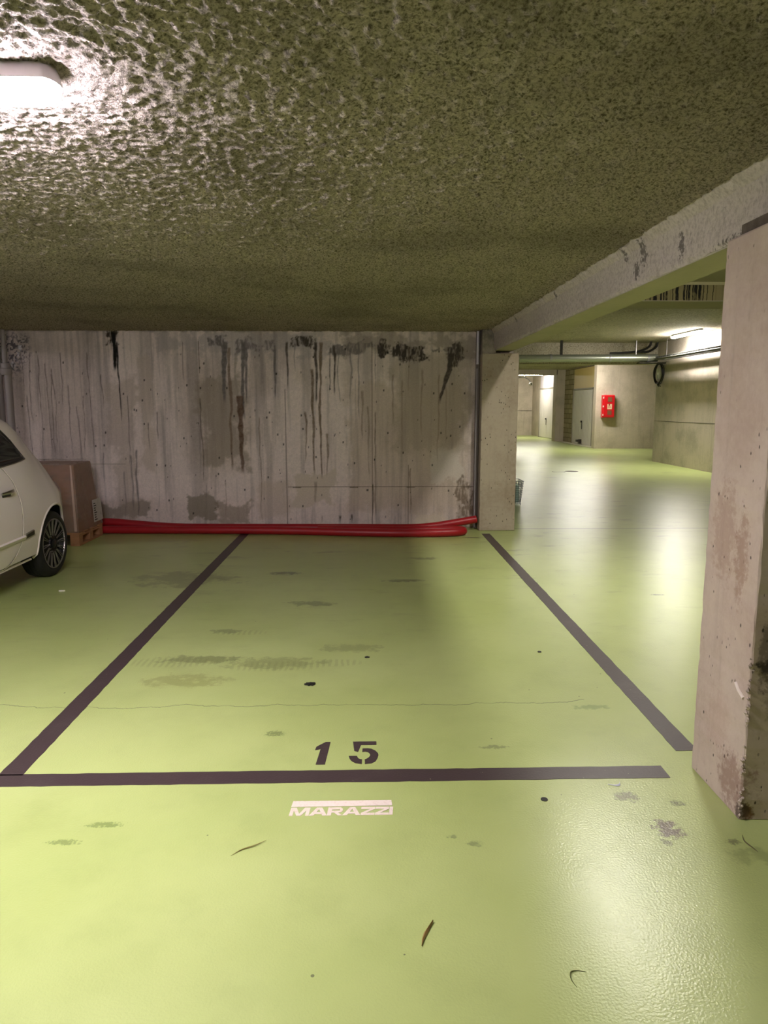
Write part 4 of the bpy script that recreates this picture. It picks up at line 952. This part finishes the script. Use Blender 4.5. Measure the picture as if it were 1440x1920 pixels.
for side in (1, -1):
    fr = patch(LOW, UPP, .002, side=side).obj('window_trim', M_trimb, car, smooth=True); fr.modifiers.new('t', 'SOLIDIFY').thickness = .004
    g = patch(LOWg, UPPg, .006, side=side).obj('side_window', M_glass, car, smooth=True); g.modifiers.new('t', 'SOLIDIFY').thickness = .003
    MB().tube([carP(s, np.interp(s, *zip(*LOW)) - .004, .004, side) for s in np.linspace(-1.86, -.35, 40)], .006, 6).obj('window_strip', plain('satin_strip', (120, 112, 104), .3, metal=.7), car, smooth=True)
    # door seam: dark line, plus a pale tube painting the lit door edge
    seam = [(-.78, 1.03), (-.72, .98), (-.655, .90), (-.615, .80), (-.595, .68), (-.60, .55), (-.63, .43), (-.70, .34), (-.82, .27), (-1.0, .245), (-1.5, .24), (-1.78, .26), (-1.83, .5), (-1.84, .99)]
    MB().tube([carP(p_.x, p_.z, -.0005, side) for p_ in smooth_path([(a, 0, b_) for a, b_ in seam], 8)], .0035, 5).obj('door_seam', plain('seam_highlight', (236, 228, 214), .4), car, smooth=True)
    MB().tube([carP(p_.x - .008, p_.z, -.001, side) for p_ in smooth_path([(a, 0, b_) for a, b_ in seam], 8)], .0022, 5).obj('door_seam', M_trimb, car, smooth=True)
    # moulding along the door
    b = MB(); rg = []
    for s in np.linspace(-1.8, -.585, 40):
        z = .425 + (s + 1.8) * .02
        rg.append([carP(s, z - .024, -.003, side), carP(s, z - .015, .008, side), carP(s, z + .010, .014, side), carP(s, z + .022, -.003, side)])
    b.rings(rg).obj('side_moulding', M_paint, car, smooth=True)
    b = MB(); rg = []
    for s in np.linspace(-.575, -.44, 8):
        z = .455 + (s + .575) * .10
        rg.append([carP(s, z - .024, -.003, side), carP(s, z - .018, .010, side), carP(s, z + .018, .010, side), carP(s, z + .024, -.003, side)])
    bd = b.rings(rg).obj('side_badge', M_chrome, car, smooth=True)
    b = MB(); rg = []
    for s in np.linspace(-.565, -.45, 6):
        z = .455 + (s + .575) * .10
        rg.append([carP(s, z - .014, .008, side), carP(s, z - .013, .0125, side), carP(s, z + .013, .0125, side), carP(s, z + .014, .008, side)])
    b.rings(rg).obj('badge_inset', plain('badge_green', (46, 48, 30), .4), bd)
    # handle
    hb = MB(); P = [Vector(carP(-.88 + .02 * k, .832 + .0016 * k, .012 + .022 * math.sin(math.pi * k / 9), side)) for k in range(10)]
    hb.tube(P, .013, 10, rfun=lambda i: .013 * (.7 + .4 * math.sin(math.pi * i / 9)))
    hb.obj('door_handle', M_chrome, car, smooth=True)
    MB().tube([carP(-.86 + .014 * k, .815, -.002, side) for k in range(9)], .014, 8).obj('handle_recess', M_trimb, car, smooth=True)
    # sill highlight ridge
    MB().tube([carP(s, .235, .001, side) for s in np.linspace(-1.95, -.40, 30)], .010, 6).obj('sill_strip', M_paint, car, smooth=True)
    # wheel-arch lip
    for sc in (0., -2.30):
        pts = []
        for k in range(41):
            a = math.radians(-18 + 216 * k / 40); s = sc + .338 * math.cos(a); z = .305 + .338 * math.sin(a)
            if z > itp(s, BOT) + .02: pts.append(carP(s, z, -.004, side))
        MB().tube(pts, .011, 8).obj('arch_lip', M_paint, car, smooth=True)
    # rear lamp, mirror
    b = MB(); vs = []; fs = []
    MB().rings([[carP(.30 + .05 * math.cos(t_) * k_, .80 + .10 * math.sin(t_) * k_, .004 + .006 * (1 - k_), side) for t_ in [2 * math.pi * q / 20 for q in range(20)]] for k_ in (1., .96, .6, .2)]).obj('tail_lamp', plain('lamp_red', (150, 10, 14), .15, coat=.6), car, smooth=True)
    MB().lathe([(.0, -.06), (.05, -.055), (.075, -.02), (.08, .03), (.0, .04)], (CX + side * (HW + .10), CY - 1.66, 1.03), 'Y', 20).obj('mirror', M_paint, car, smooth=True)
    MB().tube([(CX + side * (HW - .06), CY - 1.66, 1.0), (CX + side * (HW + .08), CY - 1.66, 1.02)], .018, 8).obj('mirror_arm', M_trimb, car, smooth=True)
# rear and front glass laid on the roof curve
def top_patch(s0, s1, fx, off, n=16, m=16):
    vs, fs = [], []
    for i in range(n + 1):
        s = s0 + (s1 - s0) * i / n; R = itp(s, ROOF)
        for j in range(m + 1):
            f = -1 + 2 * j / m; z = R
            # follow the rounded edge: search z for the wanted half width
            want = abs(f) * fx * HW
            lo_, hi_ = R - .3, R
            for _ in range(18):
                md = (lo_ + hi_) / 2
                if halfw(s, md) > want: lo_ = md
                else: hi_ = md
            vs.append((CX + math.copysign(want, f), CY + s + off * .6 * (1 if s > 0 else -1), lo_ + off))
    for i in range(n):
        for j in range(m): fs.append((i * (m + 1) + j, (i + 1) * (m + 1) + j, (i + 1) * (m + 1) + j + 1, i * (m + 1) + j + 1))
    return MB().add(vs, fs)
top_patch(.20, .37, .58, .006).obj('rear_window', M_glass, car, smooth=True)
top_patch(-1.88, -1.38, .62, .006).obj('windscreen', M_glass, car, smooth=True)
def wheel(s, side):
    X = CX + side * (HW - .035); y = CY + s; z = .29; sg = side
    L = lambda prof: [(r, sg * a) for r, a in prof]
    wroot = MB().lathe(L([(.215, -.175), (.235, -.19), (.268, -.19), (.284, -.178), (.290, -.150), (.290, -.122), (.284, -.120), (.284, -.114), (.290, -.112), (.290, -.082), (.284, -.080), (.284, -.074), (.290, -.072), (.290, -.040), (.284, -.020), (.268, -.004), (.245, .002), (.225, -.002), (.215, -.008), (.215, -.175)]),
                       (X, y, z), 'X', 64).obj('wheel', M_rubber, car, smooth=True)
    MB().lathe(L([(.0, -.06), (.19, -.05), (.205, -.012), (.217, -.004), (.217, -.16)]), (X, y, z), 'X', 56).obj('rim', M_rim, wroot, smooth=True)
    MB().lathe(L([(.208, -.010), (.212, -.001), (.219, -.001), (.220, -.012)]), (X, y, z), 'X', 56).obj('rim_edge', M_spoke, wroot, smooth=True)
    b = MB()
    for k in range(16):
        a = 2 * math.pi * k / 16
        for da in (-.055, .055):
            ca, sa = math.cos(a + da), math.sin(a + da)
            c0, s0_ = math.cos(a + da * .3 * 3), math.sin(a + da * .3 * 3)
            p0 = Vector((X + sg * -.016, y + .085 * c0, z + .085 * s0_)); p1 = Vector((X + sg * -.006, y + .210 * ca, z + .210 * sa))
            b.tube([p0, p1], .0042, 4)
    b.obj('spokes', M_spoke, wroot)
    MB().lathe(L([(.0, .0), (.032, -.0), (.04, -.006), (.042, -.03)]), (X, y, z), 'X', 28).obj('hub_cap', M_rim, wroot, smooth=True)
    MB().lathe(L([(.060, -.014), (.064, -.008), (.070, -.008), (.072, -.02)]), (X, y, z), 'X', 32).obj('hub_ring', M_rim, wroot, smooth=True)
    b = MB()
    for k in range(12):
        a = 2 * math.pi * k / 12; b.box(X + sg * -.02, X + sg * -.008, y + .075 * math.cos(a) - .005, y + .075 * math.cos(a) + .005, z + .075 * math.sin(a) - .005, z + .075 * math.sin(a) + .005)
    b.obj('bolts', M_spoke, wroot)
for s in (0., -2.30):
    for side in (1, -1): wheel(s, side)
